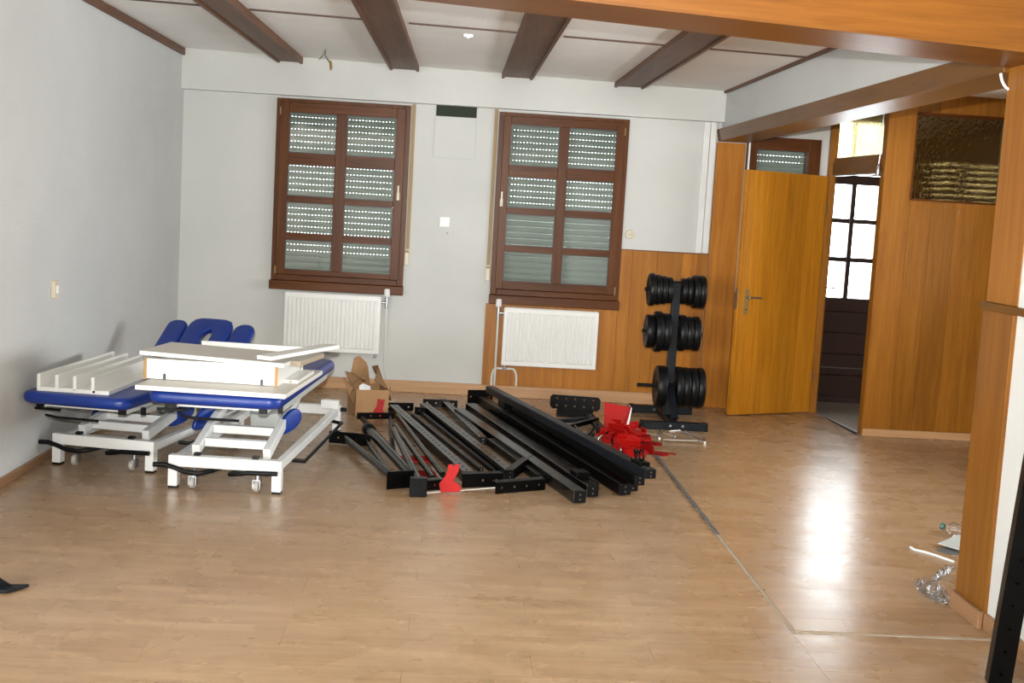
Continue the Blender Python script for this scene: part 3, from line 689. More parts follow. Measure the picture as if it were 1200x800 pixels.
# ------------------------------------------------------------------ radiators
def radiator(label, x0, x1, z0, z1, valve_x, arch):
    r = thing('radiator', label, 'radiator', ((x0+x1)/2, -.09, z0), 0, 'white panel radiators under the windows')
    MB().box(x0, x1, -.098, -.055, z0, z1).build('panel', MT['rad'], r, off='world', bevel=.006)
    n = 22; w = (x1-x0-.05)/n
    rib = []
    for k in range(n):
        a = x0+.025+k*w
        MB().add([(a+.004,-.0985,z0+.035),(a+w*.3,-.1065,z0+.042),(a+w*.7,-.1065,z0+.042),(a+w-.004,-.0985,z0+.035),(a+.004,-.0985,z1-.035),(a+w*.3,-.1065,z1-.042),(a+w*.7,-.1065,z1-.042),(a+w-.004,-.0985,z1-.035)],
                 [(0,1,5,4),(1,2,6,5),(2,3,7,6),(3,2,1,0),(4,5,6,7),(0,4,7,3)]).build('rib', MT['rad'], r, off='world')
    MB().box(x0+.01, x1-.01, -.095, -.05, z1+.0002, z1+.006).build('top_grille', MT['rad'], r, off='world', bevel=.002)
    for bx in (x0+.12, x1-.12): MB().box(bx-.015, bx+.015, -.0548, -.0165, z0+.1, z1-.1).build('bracket', MT['rad'], r, off='world')
    s = 1 if valve_x > x1 else -1
    e = x1 if s > 0 else x0
    MB().tube([(e-s*.005,-.075,z1-.045),(valve_x,-.075,z1-.045)], .011, 10).build('valve_tail', MT['steel'], r, off='world', smooth=40)
    v = MB().tube([(valve_x,-.075,z1-.09),(valve_x,-.075,z1+.0)], .015, 12).build('valve_body', MT['steel'], r, off='world', smooth=40)
    vh = MB().lathe([(.017,0),(.024,.006),(.026,.03),(.025,.055),(.02,.066)], (valve_x,-.075,z1+.001), (0,0,1), 16)
    me = vh.mesh('thermostat_head', MT['whitep'], r.location, smooth=40); o = bpy.data.objects.new('thermostat_head', me); C.objects.link(o); o.parent = v
    zb_ = .10
    MB().tube([(valve_x,-.075,z1-.09),(valve_x,-.075,zb_+.12),(valve_x+(-.0 if arch else .012),-.06,zb_+.04),(valve_x+(0 if arch else .03),-.045,zb_-.0)], .0095, 10).build('supply_pipe', MT['pipe'], r, off='world', smooth=40)
    if arch:
        xa, xb = x0-.07, x0+.13
        pts = []
        for k in range(13):
            t = math.pi*k/12
            pts.append(((xa+xb)/2-(xb-xa)/2*math.cos(t), -.06, z0-.115+.085*min(1, math.sin(t)*1.6)))
        MB().tube([(xa,-.06,.10)]+pts+[(xb,-.06,.10)], .010, 10).build('return_pipe', MT['pipe'], r, off='world', smooth=40)
        MB().tube([(x0+.03,-.075,z0+.01),(x0+.03,-.075,z0-.04)], .013, 10).build('return_valve', MT['steel'], r, off='world', smooth=40)
    else:
        MB().tube([(x1-.03,-.075,z0+.01),(x1-.03,-.075,z0-.03)], .012, 10).build('drain_plug', MT['steel'], r, off='world', smooth=40)
    return r
radiator('white ribbed panel radiator on the white wall under the left window', .853, 1.612, .302, .762, 1.655, False)
radiator('white ribbed panel radiator mounted on the wood panelling', 2.590, 3.350, .268, .730, 2.545, True)

# ------------------------------------------------------------------ wall fittings
s = thing('light_switch', 'white square switch plate on the rear wall between the windows', 'switch', (2.08, 0, 1.34))
MB().box(2.042, 2.118, -.010, 0, 1.342, 1.418).build('plate', MT['whitep'], s, off='world', bevel=.003)
MB().box(2.056, 2.104, -.015, -.0102, 1.356, 1.404).build('rocker', MT['whitep'], s, off='world', bevel=.003)
s = thing('wall_socket', 'round beige socket on the white wall right of the right window', 'socket', (3.566, 0, 1.33))
MB().lathe([(.038,0),(.038,.006),(.034,.010),(.022,.010),(.021,.004)], (3.566,-.0005,1.365), (0,-1,0), 24).build('plate', MT['cream'], s, off='world', smooth=40)
for k in (-1, 1): MB().lathe([(.003,0),(.003,.003)], (3.566+k*.009,-.0046,1.365), (0,-1,0), 8).build('contact', MT['rubber'], s, off='world')
s = thing('light_switch', 'beige surface switch on the grey left wall above the white profiles', 'switch', (0, -3.014, .89))
MB().box(0, .022, -3.05, -2.978, .885, .981).build('housing', MT['cream'], s, off='world', bevel=.004)
MB().box(.0222, .03, -3.03, -2.998, .91, .956).build('rocker', MT['whitep'], s, off='world', bevel=.003)
s = thing('screw_cap', 'tiny bright metal screw cap below the white switch plate', 'screw cap', (2.111, 0, 1.286))
MB().lathe([(.004,0),(.009,.002),(.010,.006),(.006,.011),(.001,.012)], (2.111,-.0005,1.296), (0,-1,0), 16).build('cap', MT['chrome'], s, off='world', smooth=60)

# wires and fittings on the ceiling
s = thing('ceiling_wire', 'loose bare wires hanging from the ceiling between two beams', 'wire', (1.16, -.75, 2.5))
zz = zc(1.16)
MB().tube([(1.17,-.75,zz),(1.165,-.75,zz-.03),(1.145,-.75,zz-.055),(1.125,-.75,zz-.075)], .004, 8).tube([(1.17,-.75,zz),(1.17,-.75,zz-.05),(1.19,-.75,zz-.075),(1.205,-.75,zz-.085)], .004, 8).build('wire', MT['wire'], s, off='world', smooth=60)
MB().tube([(1.205,-.75,zz-.083),(1.212,-.75,zz-.10),(1.214,-.75,zz-.14)], .010, 8).build('terminal', MT['brass'], s, off='world', smooth=40)
s = thing('ceiling_terminal', 'small white terminal block on the ceiling right of the second beam', 'terminal', (2.194, -2.10, 2.54))
MB().box(2.165, 2.223, -2.115, -2.085, zc(2.2)-.018, zc(2.2)+.002).build('block', MT['whitep'], s, off='world', bevel=.003)
MB().box(2.185, 2.203, -2.12, -2.1152, zc(2.2)-.026, zc(2.2)-.004).build('clip', MT['whitep'], s, off='world')
h = thing('cable_loop', 'white cable loop hanging where the two oak beams meet', 'cable', (4.325, -5.01, 2.12))
p = [(4.29+.045*math.cos(t)*.8+.03, -5.005-.02*math.sin(t), 2.148-.062*math.sin(t)*1.0) for t in [math.pi*k/12 for k in range(13)]]
MB().tube(p, .0055, 8).build('loop', MT['whitep'], h, off='world', smooth=60)

# ------------------------------------------------------------------ treatment tables
def rr_poly(w, l, r, n=6, taper=0):
    pts = []
    for (cx, cy, a0) in ((w/2-r, l/2-r, 0), (-w/2+r, l/2-r, 90), (-w/2+r, -l/2+r, 180), (w/2-r, -l/2+r, 270)):
        for k in range(n+1):
            t = R(a0+90*k/n); pts.append((cx+r*math.cos(t), cy+r*math.sin(t)))
    return pts
def pad(name, parent, poly, o, ux, uy, t, bev=.017):
    b = MB().prism(poly, o, ux, uy, t)
    me = bpy.data.meshes.new(name); me.from_pydata(b.v, [], b.f)
    bm = bmesh.new(); bm.from_mesh(me)
    k = len(poly)
    n = Vector(ux).cross(Vector(uy)).normalized()
    es = [e for e in bm.edges if abs((e.verts[0].co-e.verts[1].co).normalized().dot(n)) < .5]
    bmesh.ops.bevel(bm, geom=es, offset=bev, segments=4, affect='EDGES', profile=.5)
    bm.to_mesh(me); bm.free(); me.materials.append(MT['blue'])
    for p in me.polygons: p.use_smooth = True
    me.set_sharp_from_angle(angle=R(60))
    o_ = bpy.data.objects.new(name, me); C.objects.link(o_); o_.parent = parent; return o_

def table(label, loc, rot, Hb, raised, W_, Lm, y0, Lb, bars):
    T = thing('treatment_table', label, 'table', loc, R(rot), 'height adjustable treatment tables')
    for yy, nm in ((0, 'base_rail'), (Lb, 'base_rail')):
        MB().box(-.29, .29, yy-.027, yy+.027, .113, .172).build(nm, MT['lacq'], T, bevel=.005)
        for sx in (-1, 1):
            x = sx*.266
            lg = MB().box(x-.024, x+.024, yy-.026, yy+.026, .012, .1128).build('leg', MT['lacq'], T, bevel=.003)
            me = MB().box(x-.022, x+.022, yy-.024, yy+.024, 0, .0118).mesh('rubber_foot', MT['rubber']); o = bpy.data.objects.new('rubber_foot', me); C.objects.link(o); o.parent = lg
    for sx in (-1, 1):
        MB().box(sx*.262-.02, sx*.262+.02, .0275, Lb-.0275, .115, .160).build('base_side_tube', MT['lacq'], T, bevel=.004)
        # lift arm from the front of the base up to the rear of the top frame
        MB().bar((sx*.185,.09,.205), (sx*.185,.98,Hb-.035), .04, .055).build('lift_arm', MT['lacq'], T, bevel=.004)
        MB().box(sx*.15-.015, sx*.15+.015, -.01, .024, .1725, .186).build('black_stop', MT['rubber'], T)
        # top frame
        MB().box(sx*.225-.02, sx*.225+.02, y0+.10, Lm-.05, Hb-.034, Hb-.0005).build('top_rail', MT['lacq'], T, bevel=.004)
        MB().box(sx*.225-.021, sx*.225+.021, y0+.09, y0+.0995, Hb-.035, Hb-.001).build('end_cap', MT['rubber'], T)
        MB().box(sx*.286-.008, sx*.286+.008, y0+.22, Lm-.1, Hb-.045, Hb-.014).build('accessory_rail', MT['greyl'], T, bevel=.003)
        MB().box(sx*.286-.011, sx*.286+.011, y0+.20, y0+.2195, Hb-.049, Hb-.010).build('end_cap', MT['rubber'], T)
        # hanging blue arm pad
        e = []
        for k in range(20):
            t = 2*math.pi*k/20; a = .095*math.cos(t); b = .050*math.sin(t)*(1+.3*math.cos(t))
            e.append((.80*a-.6*b, .6*a+.80*b))
        pad('arm_pad', T, e, (sx*.232-.03, .50, Hb*.5+.04), (.62,.78,0), (0,0,1), .028, .009)
        # foot switch bar along each side
        if sx in bars: MB().tube([(sx*.27,.34,.104),(sx*.335,.36,.098),(sx*.335,bars[sx],.098),(sx*.27,bars[sx]+.02,.104)], .011, 8).build('foot_switch_bar', MT['rubber'], T, smooth=40)
        # caster with fork
        x = sx*.165
        f_ = MB().lathe([(.013,0),(.013,.06),(.009,.061),(.009,.085)], (x,.012,.055), (0,0,1), 12).box(x-.024,x-.019,-.012,.03,.018,.062).box(x+.012,x+.017,-.012,.03,.018,.062).box(x-.024,x+.017,-.012,.03,.060,.066)
        f_.build('caster_fork', MT['steel'], T, smooth=30)
        wh = MB().lathe([(.012,0),(.027,.001),(.031,.006),(.031,.020),(.027,.025),(.012,.026)], (x-.0165,.0,.031), (1,0,0), 20).build('caster_wheel', MT['tyre'], T, smooth=40)
        me = MB().lathe([(.014,0),(.014,.003)], (x-.0205,.0,.031), (1,0,0), 14).mesh('hub', MT['steel']); o = bpy.data.objects.new('hub', me); C.objects.link(o); o.parent = wh
    for L_ in ([(-.36,-.045,.123),(-.30,-.045,.125),(-.25,-.045,.112),(-.20,-.045,.095),(-.13,-.04,.088),(-.08,-.02,.098),(-.03,.06,.108)], [(.06,.05,.104),(.03,-.03,.092),(.06,-.045,.098),(.12,-.045,.108),(.20,-.045,.110),(.275,-.045,.112)]):
        MB().tube(L_, .0125, 10).build('brake_lever', MT['rubber'], T, smooth=50)
    # two cross channels between the arms
    for f in (.12, .30):
        P = Vector((0,.09,.205)).lerp(Vector((0,.98,Hb-.035)), f)
        MB().box(-.164, .164, P.y-.015, P.y+.03, P.z-.05, P.z-.006).build('cross_channel', MT['lacq'], T, bevel=.003)
    MB().hexa([(-.075,.84,.13),(.085,.84,.13),(.085,1.02,.13),(-.075,1.02,.13),(-.095,.82,Hb-.046),(.095,.82,Hb-.046),(.095,1.04,Hb-.046),(-.095,1.04,Hb-.046)]).build('motor_housing', MT['greyl'], T, bevel=.006)
    MB().box(-.35, -.20, y0+.24, y0+.262, Hb-.075, Hb-.062).build('release_lever', MT['rubber'], T, bevel=.003)
    MB().box(-.205, .205, y0+.12, y0+.15, Hb-.028, Hb-.003).build('front_cross_rail', MT['lacq'], T, bevel=.003)
    MB().tube([(-.17,y0+.05,Hb-.06),(-.1,y0+.045,Hb-.068),(.12,y0+.045,Hb-.068)], .007, 8).build('release_rod', MT['rubber'], T, smooth=40)
    # uprights at the rear carry the control gear
    MB().box(.17, .285, Lb-.08, Lb-.0275, .1605, .215).build('gear_box', MT['lacq'], T, bevel=.004)
    MB().tube([(.291,Lb-.02,.15),(.33,Lb-.02,.15)], .014, 10).build('black_knob', MT['rubber'], T, smooth=40)
    # upholstery
    pad('main_pad', T, rr_poly(W_, Lm-y0, .07, 6), (0, (y0+Lm)/2, Hb), (1,0,0), (0,1,0), .062, .025)
    if raised:
        a = R(33); uy = Vector((0, math.cos(a), math.sin(a))); ux = Vector((1,0,0)); nrm = ux.cross(uy)
        o0 = Vector((0, Lm+.03, Hb+.012))
        # middle piece with face opening
        wc, lc = .305, .47; n = 36; outer = []; inner = []
        for k in range(n):
            t = 2*math.pi*k/n; c, s_ = math.cos(t), math.sin(t)
            q = 5.0
            rr = (abs(c/(wc/2))**q+abs(s_/(lc/2))**q)**(-1/q)
            outer.append((rr*c, rr*s_+lc/2)); inner.append((.030*c+.004, .068*s_*(1+.15*s_)+lc*.60))
        b = MB()
        for (pts, h_) in ((outer,0),(inner,0),(inner,.05),(outer,.05)):
            for x, y in pts: b.v.append(tuple(o0+ux*x+uy*y+nrm*h_))
        for ring in range(4):
            r2 = (ring+1) % 4
            for k in range(n):
                k2 = (k+1) % n; b.f.append((ring*n+k, ring*n+k2, r2*n+k2, r2*n+k)[::-1])
        me = bpy.data.meshes.new('head_pad'); me.from_pydata(b.v, [], b.f)
        bm = bmesh.new(); bm.from_mesh(me); bmesh.ops.recalc_face_normals(bm, faces=bm.faces)
        es = [e_ for e_ in bm.edges if len(e_.link_faces) == 2 and e_.calc_face_angle(0) > 1.0]
        bmesh.ops.bevel(bm, geom=es, offset=.014, segments=3, affect='EDGES', profile=.5); bm.to_mesh(me); bm.free(); me.materials.append(MT['blue'])
        for p_ in me.polygons: p_.use_smooth = True
        me.set_sharp_from_angle(angle=R(60))
        o_ = bpy.data.objects.new('head_pad', me); C.objects.link(o_); o_.parent = T
        for sx in (-1, 1):
            ply = rr_poly(.135, .44, .062, 7)
            pad('arm_rest_pad', T, ply, o0+ux*(sx*.228)+uy*.22-nrm*.004, ux, uy, .05, .017)
        for sx in (-1, 1): MB().bar(o0+ux*(sx*.1)-nrm*.002, o0+ux*(sx*.1)+uy*.4-nrm*.002, .03, .02, nrm).build('head_frame', MT['lacq'], T)
        MB().box(-.3, .3, Lm+.002, Lm+.028, Hb-.03, Hb+.02).build('hinge_bar', MT['rubber'], T, bevel=.004)
    else:
        # head part removed, only its slim bracket is left at the far end
        MB().box(-.22, .22, Lm-.045, Lm-.005, Hb-.034, Hb-.001).build('hinge_bar', MT['lacq'], T, bevel=.004)
    return T
table('blue padded treatment table by the left wall with its head part raised', (.357, -3.225, 0), -11, .387, True, .585, 1.08, -.36, 1.28, {-1: 1.1, 1: .85})
table('blue padded treatment table stacked with white furniture boards', (1.075, -3.60, 0), -4, .478, False, .655, 1.29, -.29, 1.78, {1: 1.55})

# four white L profiles on the left table
def rot2(x, y, a): return (x*math.cos(a)-y*math.sin(a), x*math.sin(a)+y*math.cos(a))
labs = ['white L shaped profile board lying closest to the left wall', 'second white L shaped profile board from the left wall', 'third white L shaped profile board from the left wall', 'white L shaped profile board lying nearest the stacked boards']
for k in range(4):
    T = thing('shelf_profile', labs[k], 'board', (.085+k*.0945, -3.50-k*.012, .4505), R(-5.2), 'white L profiles on the left table')
    Ln = 1.02-(.03*k)
    MB().box(0, .018, 0, Ln, 0, .088).build('upright_board', MT['mela'], T, bevel=.0015)
    MB().box(.0182, .0935, .002, Ln, 0, .021).build('base_board', MT['mela'], T, bevel=.0015)
    if k == 3: MB().lathe([(.006,0),(.0065,.003)], (.016,-.0002,.014), (0,-1,0), 10).build('dowel_hole', MT['rubber'], T)
    if k == 2: MB().lathe([(.003,0),(.003,.006)], (.009,-.0002,.018), (0,-1,0), 8).build('screw', MT['brass'], T)

# white boards stacked on the right table
T = thing('furniture_board', 'wide white board lying flat under the drawer carcass', 'board', (.675, -3.865, .5415), R(-5.0))
MB().box(0, .735, 0, .90, 0, .022).build('board', MT['mela'], T, bevel=.0015)
MB().box(.001, .734, .001, .899, .0222, .0228).build('top_laminate', MT['melag'], T)
T = thing('furniture_board', 'narrow white offcut board at the right rim of the wide board', 'board', (1.345, -3.56, .5645), R(-5.0))
MB().box(0, .075, 0, .40, 0, .016).build('board', MT['mela'], T, bevel=.0015)
MB().box(.0305, .044, -.0004, -.0001, .004, .012).build('edge_mark', MT['chip'], T)
T = thing('drawer_carcass', 'white drawer carcass with raw chipboard side edges in the stack', 'drawer', (.662, -3.66, .5645), R(-4.0))
MB().box(.016, .660, .004, .020, .003, .104).build('front_panel', MT['mela'], T, bevel=.001)
for x in (0, .6605):
    sd = MB().box(x, x+.0155, .0008, .55, 0, .105).build('side_panel', MT['mela'], T, bevel=.001)
    me = MB().box(x, x+.0155, 0, .0006, 0, .105).mesh('raw_edge', MT['chip']); o = bpy.data.objects.new('raw_edge', me); C.objects.link(o); o.parent = sd
MB().box(.016, .660, .53, .548, .003, .104).build('back_panel', MT['mela'], T, bevel=.001)
for x in (.105, .595): MB().box(x-.006, x+.008, .0005, .0038, .004, .026).lathe([(.007,0),(.007,.003)], (x+.001,.0038,.026), (0,-1,0), 12).build('slot', MT['seal'], T)
for (x, z) in ((.04,.085),(.07,.088),(.05,.02),(.63,.085),(.63,.02),(.60,.022)): MB().lathe([(.0028,0),(.0028,.002)], (x,.0038,z), (0,-1,0), 8).build('drill_hole', MT['greyl'], T)
T = thing('furniture_board', 'white board with grey top resting tilted on the drawer carcass', 'board', (.650, -3.70, .690), 0)
T.rotation_euler = (R(0), R(1.15), R(-8.0))
MB().box(0, .735, 0, .42, 0, .020).build('board', MT['mela'], T, bevel=.0015)
MB().box(.001, .734, .001, .419, .0202, .0208).build('top_laminate', MT['melag'], T)
T = thing('furniture_board', 'long white board on edge behind the tilted top board', 'board', (.83, -3.10, .5645), R(-5))
MB().box(0, .56, 0, .02, 0, .138).build('board', MT['mela'], T, bevel=.0015)
for x in (.03, .055): MB().lathe([(.003,0),(.003,.002)], (x,-.0002,.130), (0,-1,0), 8).build('drill_hole', MT['greyl'], T)
P0, P1 = at(318, 418, z=.736), at(398, 404, z=.748)
T = thing('furniture_board', 'white plank jutting out to the right over the table end', 'board', P0)
d = P1-P0; u = d.normalized(); sd = u.cross(Vector((0,0,1))).normalized(); up = sd.cross(u)
b = MB().obox(-up*.019+sd*.0, d, -sd*.085, up*.019); b.build('board', MT['mela'], T, bevel=.0012)
MB().obox(d+u*.0001-up*.0185-sd*.002, u*.0008, -sd*.081, up*.018).build('raw_edge', MT['melag'], T)
P0, P1 = at(352, 424, z=.694), at(380, 414, z=.70)
T = thing('furniture_board', 'short raw plank wedged below the jutting white plank', 'board', P0)
d = P1-P0; u = d.normalized(); sd = u.cross(Vector((0,0,1))).normalized(); up = sd.cross(u)
MB().obox(-up*.024, d, -sd*.06, up*.024).build('board', MT['planky'], T, bevel=.002)
MB().obox(u*.001+up*.0003, d-u*.002, -sd*.058, up*.0006).build('top_laminate', MT['melag'], T)

# ------------------------------------------------------------------ open cardboard box
a = R(16); B0 = Vector((1.535, -1.22, 0))
T = thing('cardboard_box', 'open brown cardboard box with crumpled flaps behind the black bars', 'box', B0, a)
bw, bl_, bh = .235, .30, .185; t_ = .004
MB().box(0, bw, 0, t_, .001, bh).build('wall', MT['card'], T); MB().box(0, bw, bl_-t_, bl_, .001, bh).build('wall', MT['card'], T)
MB().box(0, t_, t_, bl_-t_, .001, bh).build('wall', MT['card'], T); MB().box(bw-t_, bw, t_, bl_-t_, .001, bh).build('wall', MT['card'], T)
MB().box(t_, bw-t_, t_, bl_-t_, .001, .006).build('bottom', MT['carddk'], T)
def flap(pts_lo, pts_hi, nm='flap', mat='carddk', th=.004):
    """ruled strip between two polylines, given thickness"""
    m = MB(); n = len(pts_lo); n0 = 0
    vs = []
    A = [Vector(p) for p in pts_lo]; Bv = [Vector(p) for p in pts_hi]
    nn = (A[-1]-A[0]).cross(Bv[0]-A[0]).normalized()*th
    for off in (Vector((0,0,0)), nn):
        for p in A: vs.append(p+off)
        for p in Bv: vs.append(p+off)
    fs = []
    for s0 in (0, 2*n):
        for k in range(n-1):
            q = (s0+k, s0+k+1, s0+n+k+1, s0+n+k); fs.append(q if s0 else q[::-1])
    for k in range(n-1):
        fs.append((k, k+1, 2*n+k+1, 2*n+k)); fs.append((n+k, 2*n+n+k, 2*n+n+k+1, n+k+1))
    fs.append((0, 2*n, 3*n, n)); fs.append((n-1, 2*n-1, 4*n-1, 3*n-1))
    m.add(vs, fs); return m.build(nm, MT[mat], T)
flap([(0,bl_,bh),(.06,bl_,bh),(.12,bl_,bh),(.16,bl_,bh)], [(.03,bl_-.02,bh+.19),(.07,bl_-.01,bh+.205),(.12,bl_-.03,bh+.16),(.135,bl_-.03,bh+.12)], mat='card')
flap([(bw,.02,bh),(bw,.12,bh),(bw,.22,bh),(bw,.29,bh)], [(bw-.10,.05,bh+.06),(bw-.06,.14,bh+.12),(bw-.04,.22,bh+.145),(bw-.07,.28,bh+.13)])
flap([(0,.28,bh),(0,.18,bh),(0,.10,bh),(0,.0,bh)], [(-.045,.27,bh+.05),(-.05,.17,bh+.045),(-.03,.09,bh-.05),(-.012,.01,bh-.09)], mat='card')
flap([(.0,.16,bh+.01),(.05,.17,bh+.055),(.10,.15,bh+.04)], [(-.05,.20,bh+.105),(.02,.22,bh+.085),(.09,.20,bh+.03)], mat='carddk')
flap([(bw-.003,.01,bh-.02),(bw+.012,.0,bh-.04),(bw+.02,.01,bh-.08)], [(bw+.03,.10,bh+.01),(bw+.04,.12,bh-.03),(bw+.03,.13,bh-.09)], mat='card')
pp = thing('paper_sheet', 'crumpled white paper poking out of the cardboard box', 'paper', B0+Vector((0,0,bh-.02)), a)
Tsave = T; T = pp
flap([(.03,.06,-.10),(.08,.07,-.10),(.13,.06,-.10)], [(.04,.10,.035),(.07,.11,.05),(.12,.10,.03)], 'sheet', 'paper', .0015)
T = Tsave

# ------------------------------------------------------------------ weight plate tree
PX, PY = 3.825, -.82
T = thing('weight_tree', 'dark grey upright weight tree with two foot bars and pegs', 'weight rack', (PX, PY, 0))
MB().box(-.03, .03, -.035, .035, .055, 1.045).build('post', MT['slate'], T, bevel=.006)
MB().box(-.032, .032, -.037, .037, 1.0452, 1.056).build('post_cap', MT['rubber'], T, bevel=.004)
for (yy, xo) in ((-.36, -.02), (.36, 0)):
    fb_ = MB().box(-.235+xo, .245+xo, yy-.03, yy+.03, .004, .062).build('foot_bar', MT['slate'], T, bevel=.006)
    for e in (-.24+xo, .22+xo):
        me = MB().box(e, e+.03, yy-.033, yy+.033, 0, .066).mesh('end_cap', MT['rubber'], bevel=.006); o = bpy.data.objects.new('end_cap', me); C.objects.link(o); o.parent = fb_
    for bx in (-.045, .045):
        me = MB().lathe([(.010,0),(.010,.005),(.005,.008)], (bx,yy-.0302,.036), (0,-1,0), 10).mesh('bolt', MT['steel']); o = bpy.data.objects.new('bolt', me); C.objects.link(o); o.parent = fb_
MB().box(-.028, .028, -.3295, .3295, .006, .0545).build('spine_bar', MT['slate'], T, bevel=.004)
MB().bar((0,-.325,.09), (0,-.04,.30), .045, .03).build('brace', MT['slate'], T, bevel=.003)
pegz = ((.985, .235, .225), (.675, .235, .215), (.270, .245, .25))
for (z, l, r_) in pegz:
    MB().tube([(-.031,0,z),(-l,0,z)], .0125, 12).build('peg', MT['rubber'], T, smooth=40)
    MB().tube([(.031,0,z),(r_,0,z)], .0125, 12).build('peg', MT['rubber'], T, smooth=40)
_pm = {}
def plate(x_in, th, rad, z, sgn, label, grp):
    key = (round(th, 3), round(rad, 3))
    if key not in _pm:
        h = th
        prof = [(.0145,.004),(.035,.002),(.040,.0),(.046,.006),(rad*.62,.006),(rad*.70,.0),(rad-.012,.0),(rad-.004,.004),(rad,.012),(rad,h-.012),(rad-.004,h-.004),(rad-.012,h),(rad*.70,h),(rad*.62,h-.006),(.046,h-.006),(.040,h),(.035,h-.002),(.0145,h-.004),(.0145,.004)]
        m = MB(); n0 = 0; seg = 36
        for (r, hh) in prof[:-1]:
            for k in range(seg):
                t = 2*math.pi*k/seg; m.v.append((hh, r*math.cos(t), r*math.sin(t)))
        k_ = len(prof)-1
        for i in range(k_):
            j = (i+1) % k_
            for k in range(seg):
                k2 = (k+1) % seg; m.f.append((i*seg+k, j*seg+k, j*seg+k2, i*seg+k2))
        _pm[key] = m.mesh('weight_plate', MT['rubber'], smooth=35)
    o = bpy.data.objects.new('weight_plate', _pm[key]); C.objects.link(o)
    o.location = (PX + (x_in if sgn > 0 else -x_in-th), PY, z-.002)
    tag(o, label, 'weight plate', grp)
ords = ['outermost', 'second from outside', 'third from outside', 'innermost']
def stack(z, sgn, gap0, specs, where):
    x = gap0; n = len(specs)
    for i, (th, rad) in enumerate(specs):      # listed from the post outwards
        k = n-1-i
        w_ = 'only' if n == 1 else ('innermost' if i == 0 else ('outermost' if k == 0 else ('second from outside' if k == 1 else 'third from outside')))
        plate(x, th, rad, z, sgn, '%s black weight plate on the %s peg of the weight tree' % (w_, where), 'black plates on the %s peg' % where)
        x += th+.001
stack(.985, -1, .033, [(.040,.098),(.042,.105),(.044,.112),(.046,.122)], 'top left')
stack(.985, 1, .033, [(.040,.098),(.042,.104),(.046,.122),(.046,.122)], 'top right')
stack(.675, -1, .033, [(.055,.140),(.058,.152),(.062,.124)], 'middle left')
stack(.675, 1, .033, [(.052,.135),(.05,.124),(.052,.128)], 'middle right')
stack(.270, -1, .033, [(.075,.152)], 'bottom left')
stack(.270, 1, .033, [(.054,.152),(.053,.148),(.053,.148),(.053,.150)], 'bottom right')

# ------------------------------------------------------------------ heap of dismantled rack parts
GR = 'dismantled black rack parts heaped on the floor'
def hbar(name, label, a, b, w, h, holes=0, mat='black', caps=True, plate_=None):
    """square steel tube; a,b = (px,py,z of the top face)"""
    P, Q = at(a[0], a[1], z=a[2]), at(b[0], b[1], z=b[2])
    T = thing(name, label, 'steel bar', Vector((*( (P+Q)/2).xy, 0)), 0, GR)
    d = Q-P; u = d.normalized(); side = u.cross(Vector((0,0,1))).normalized(); up = side.cross(u)
    m = MB()
    if holes:
        t_ = .004
        body = MB().perf(P-side*w/2-up*t_, d, side*w, up*t_, holes, .017)
        body.obox(P-side*w/2-up*h, d, side*w, up*t_).obox(P-side*w/2-up*(h-t_), d, side*t_, up*(h-2*t_)).obox(P+side*(w/2-t_)-up*(h-t_), d, side*t_, up*(h-2*t_))
        body.build('tube', MT[mat], T, off='world')
    else:
        MB().obox(P-side*w/2-up*h, d, side*w, up*h).build('tube', MT[mat], T, off='world', bevel=.004)
    if caps:
        for (E, s) in ((P, -1), (Q, 1)):
            MB().obox(E+u*s*.0002-side*(w/2-.003)-up*(h-.003), side*(w-.006), up*(h-.006), u*s*.004).build('end_cap', MT['rubber'], T, off='world')
            for k in (.3, .7):
                MB().lathe([(.004,0),(.004,.001)], E+u*s*.0043-up*h*k, u*s, 8).build('bolt_hole', MT['steel'], T, off='world')
    return T, P, Q, u, side, up
def plate_on(T, c, ux, uy, l, w, th, nh, rows=1, mat='black', hw=.012, name='end_plate'):
    c, ux, uy = Vector(c), Vector(ux).normalized(), Vector(uy).normalized()
    n = ux.cross(uy).normalized()
    MB().perf(c-ux*l/2-uy*w/2-n*th/2, ux*l, uy*w, n*th, nh, hw, rows).build(name, MT[mat], T, off='world')
Z = Vector((0,0,1))

T, P, Q, u, sd, up = hbar('rack_upright', 'black perforated rack upright, leftmost of the holed bars, behind the red hook', (461,474,.062), (549,552,.062), .062, .06, 26, 'blackg')
T, P, Q, u, sd, up = hbar('rack_upright', 'black perforated rack upright in the middle, second of the holed bars', (497,472,.062), (598,550,.062), .060, .06, 24, 'blackg')
T, P, Q, u, sd, up = hbar('rack_upright', 'short black perforated bar, rightmost of the holed bars', (519,467,.055), (566,512,.055), .05, .05, 17, 'blackg')
T, P, Q, u, sd, up = hbar('rack_tube', 'thin black tube between the two left holed bars', (484,484,.034), (564,548,.034), .03, .03)
T, P, Q, u, sd, up = hbar('rack_tube', 'long square black tube, its front end lowest of the heap', (538,478,.07), (680,575,.07), .072, .066, 0, 'blackg')
for s in (.93, .955): 
    c = P.lerp(Q, s)
    MB().lathe([(.007,0),(.007,.0012)], c+up*.0002, up, 8).build('bolt_hole', MT['rubber'], T, off='world')
T, P, Q, u, sd, up = hbar('rack_tube', 'long square black tube lying just right of the lowest one', (551,472,.07), (695,568,.07), .07, .066, 0, 'blackg')
MB().obox(P.lerp(Q,.90)-sd*.04+up*.0005, u*.10, sd*.08, up*.03).build('sleeve', MT['black'], T, off='world', bevel=.003)
T, P, Q, u, sd, up = hbar('rack_tube', 'long square black tube with an upright holed end plate at the back', (563,463,.078), (733,566,.072), .07, .066)
plate_on(T, P-u*.006-up*.012, sd, up, .20, .105, .006, 4, 1)
T, P, Q, u, sd, up = hbar('rack_tube', 'long square black tube ending in a thick square front end', (590,470,.082), (742,562,.075), .066, .066)
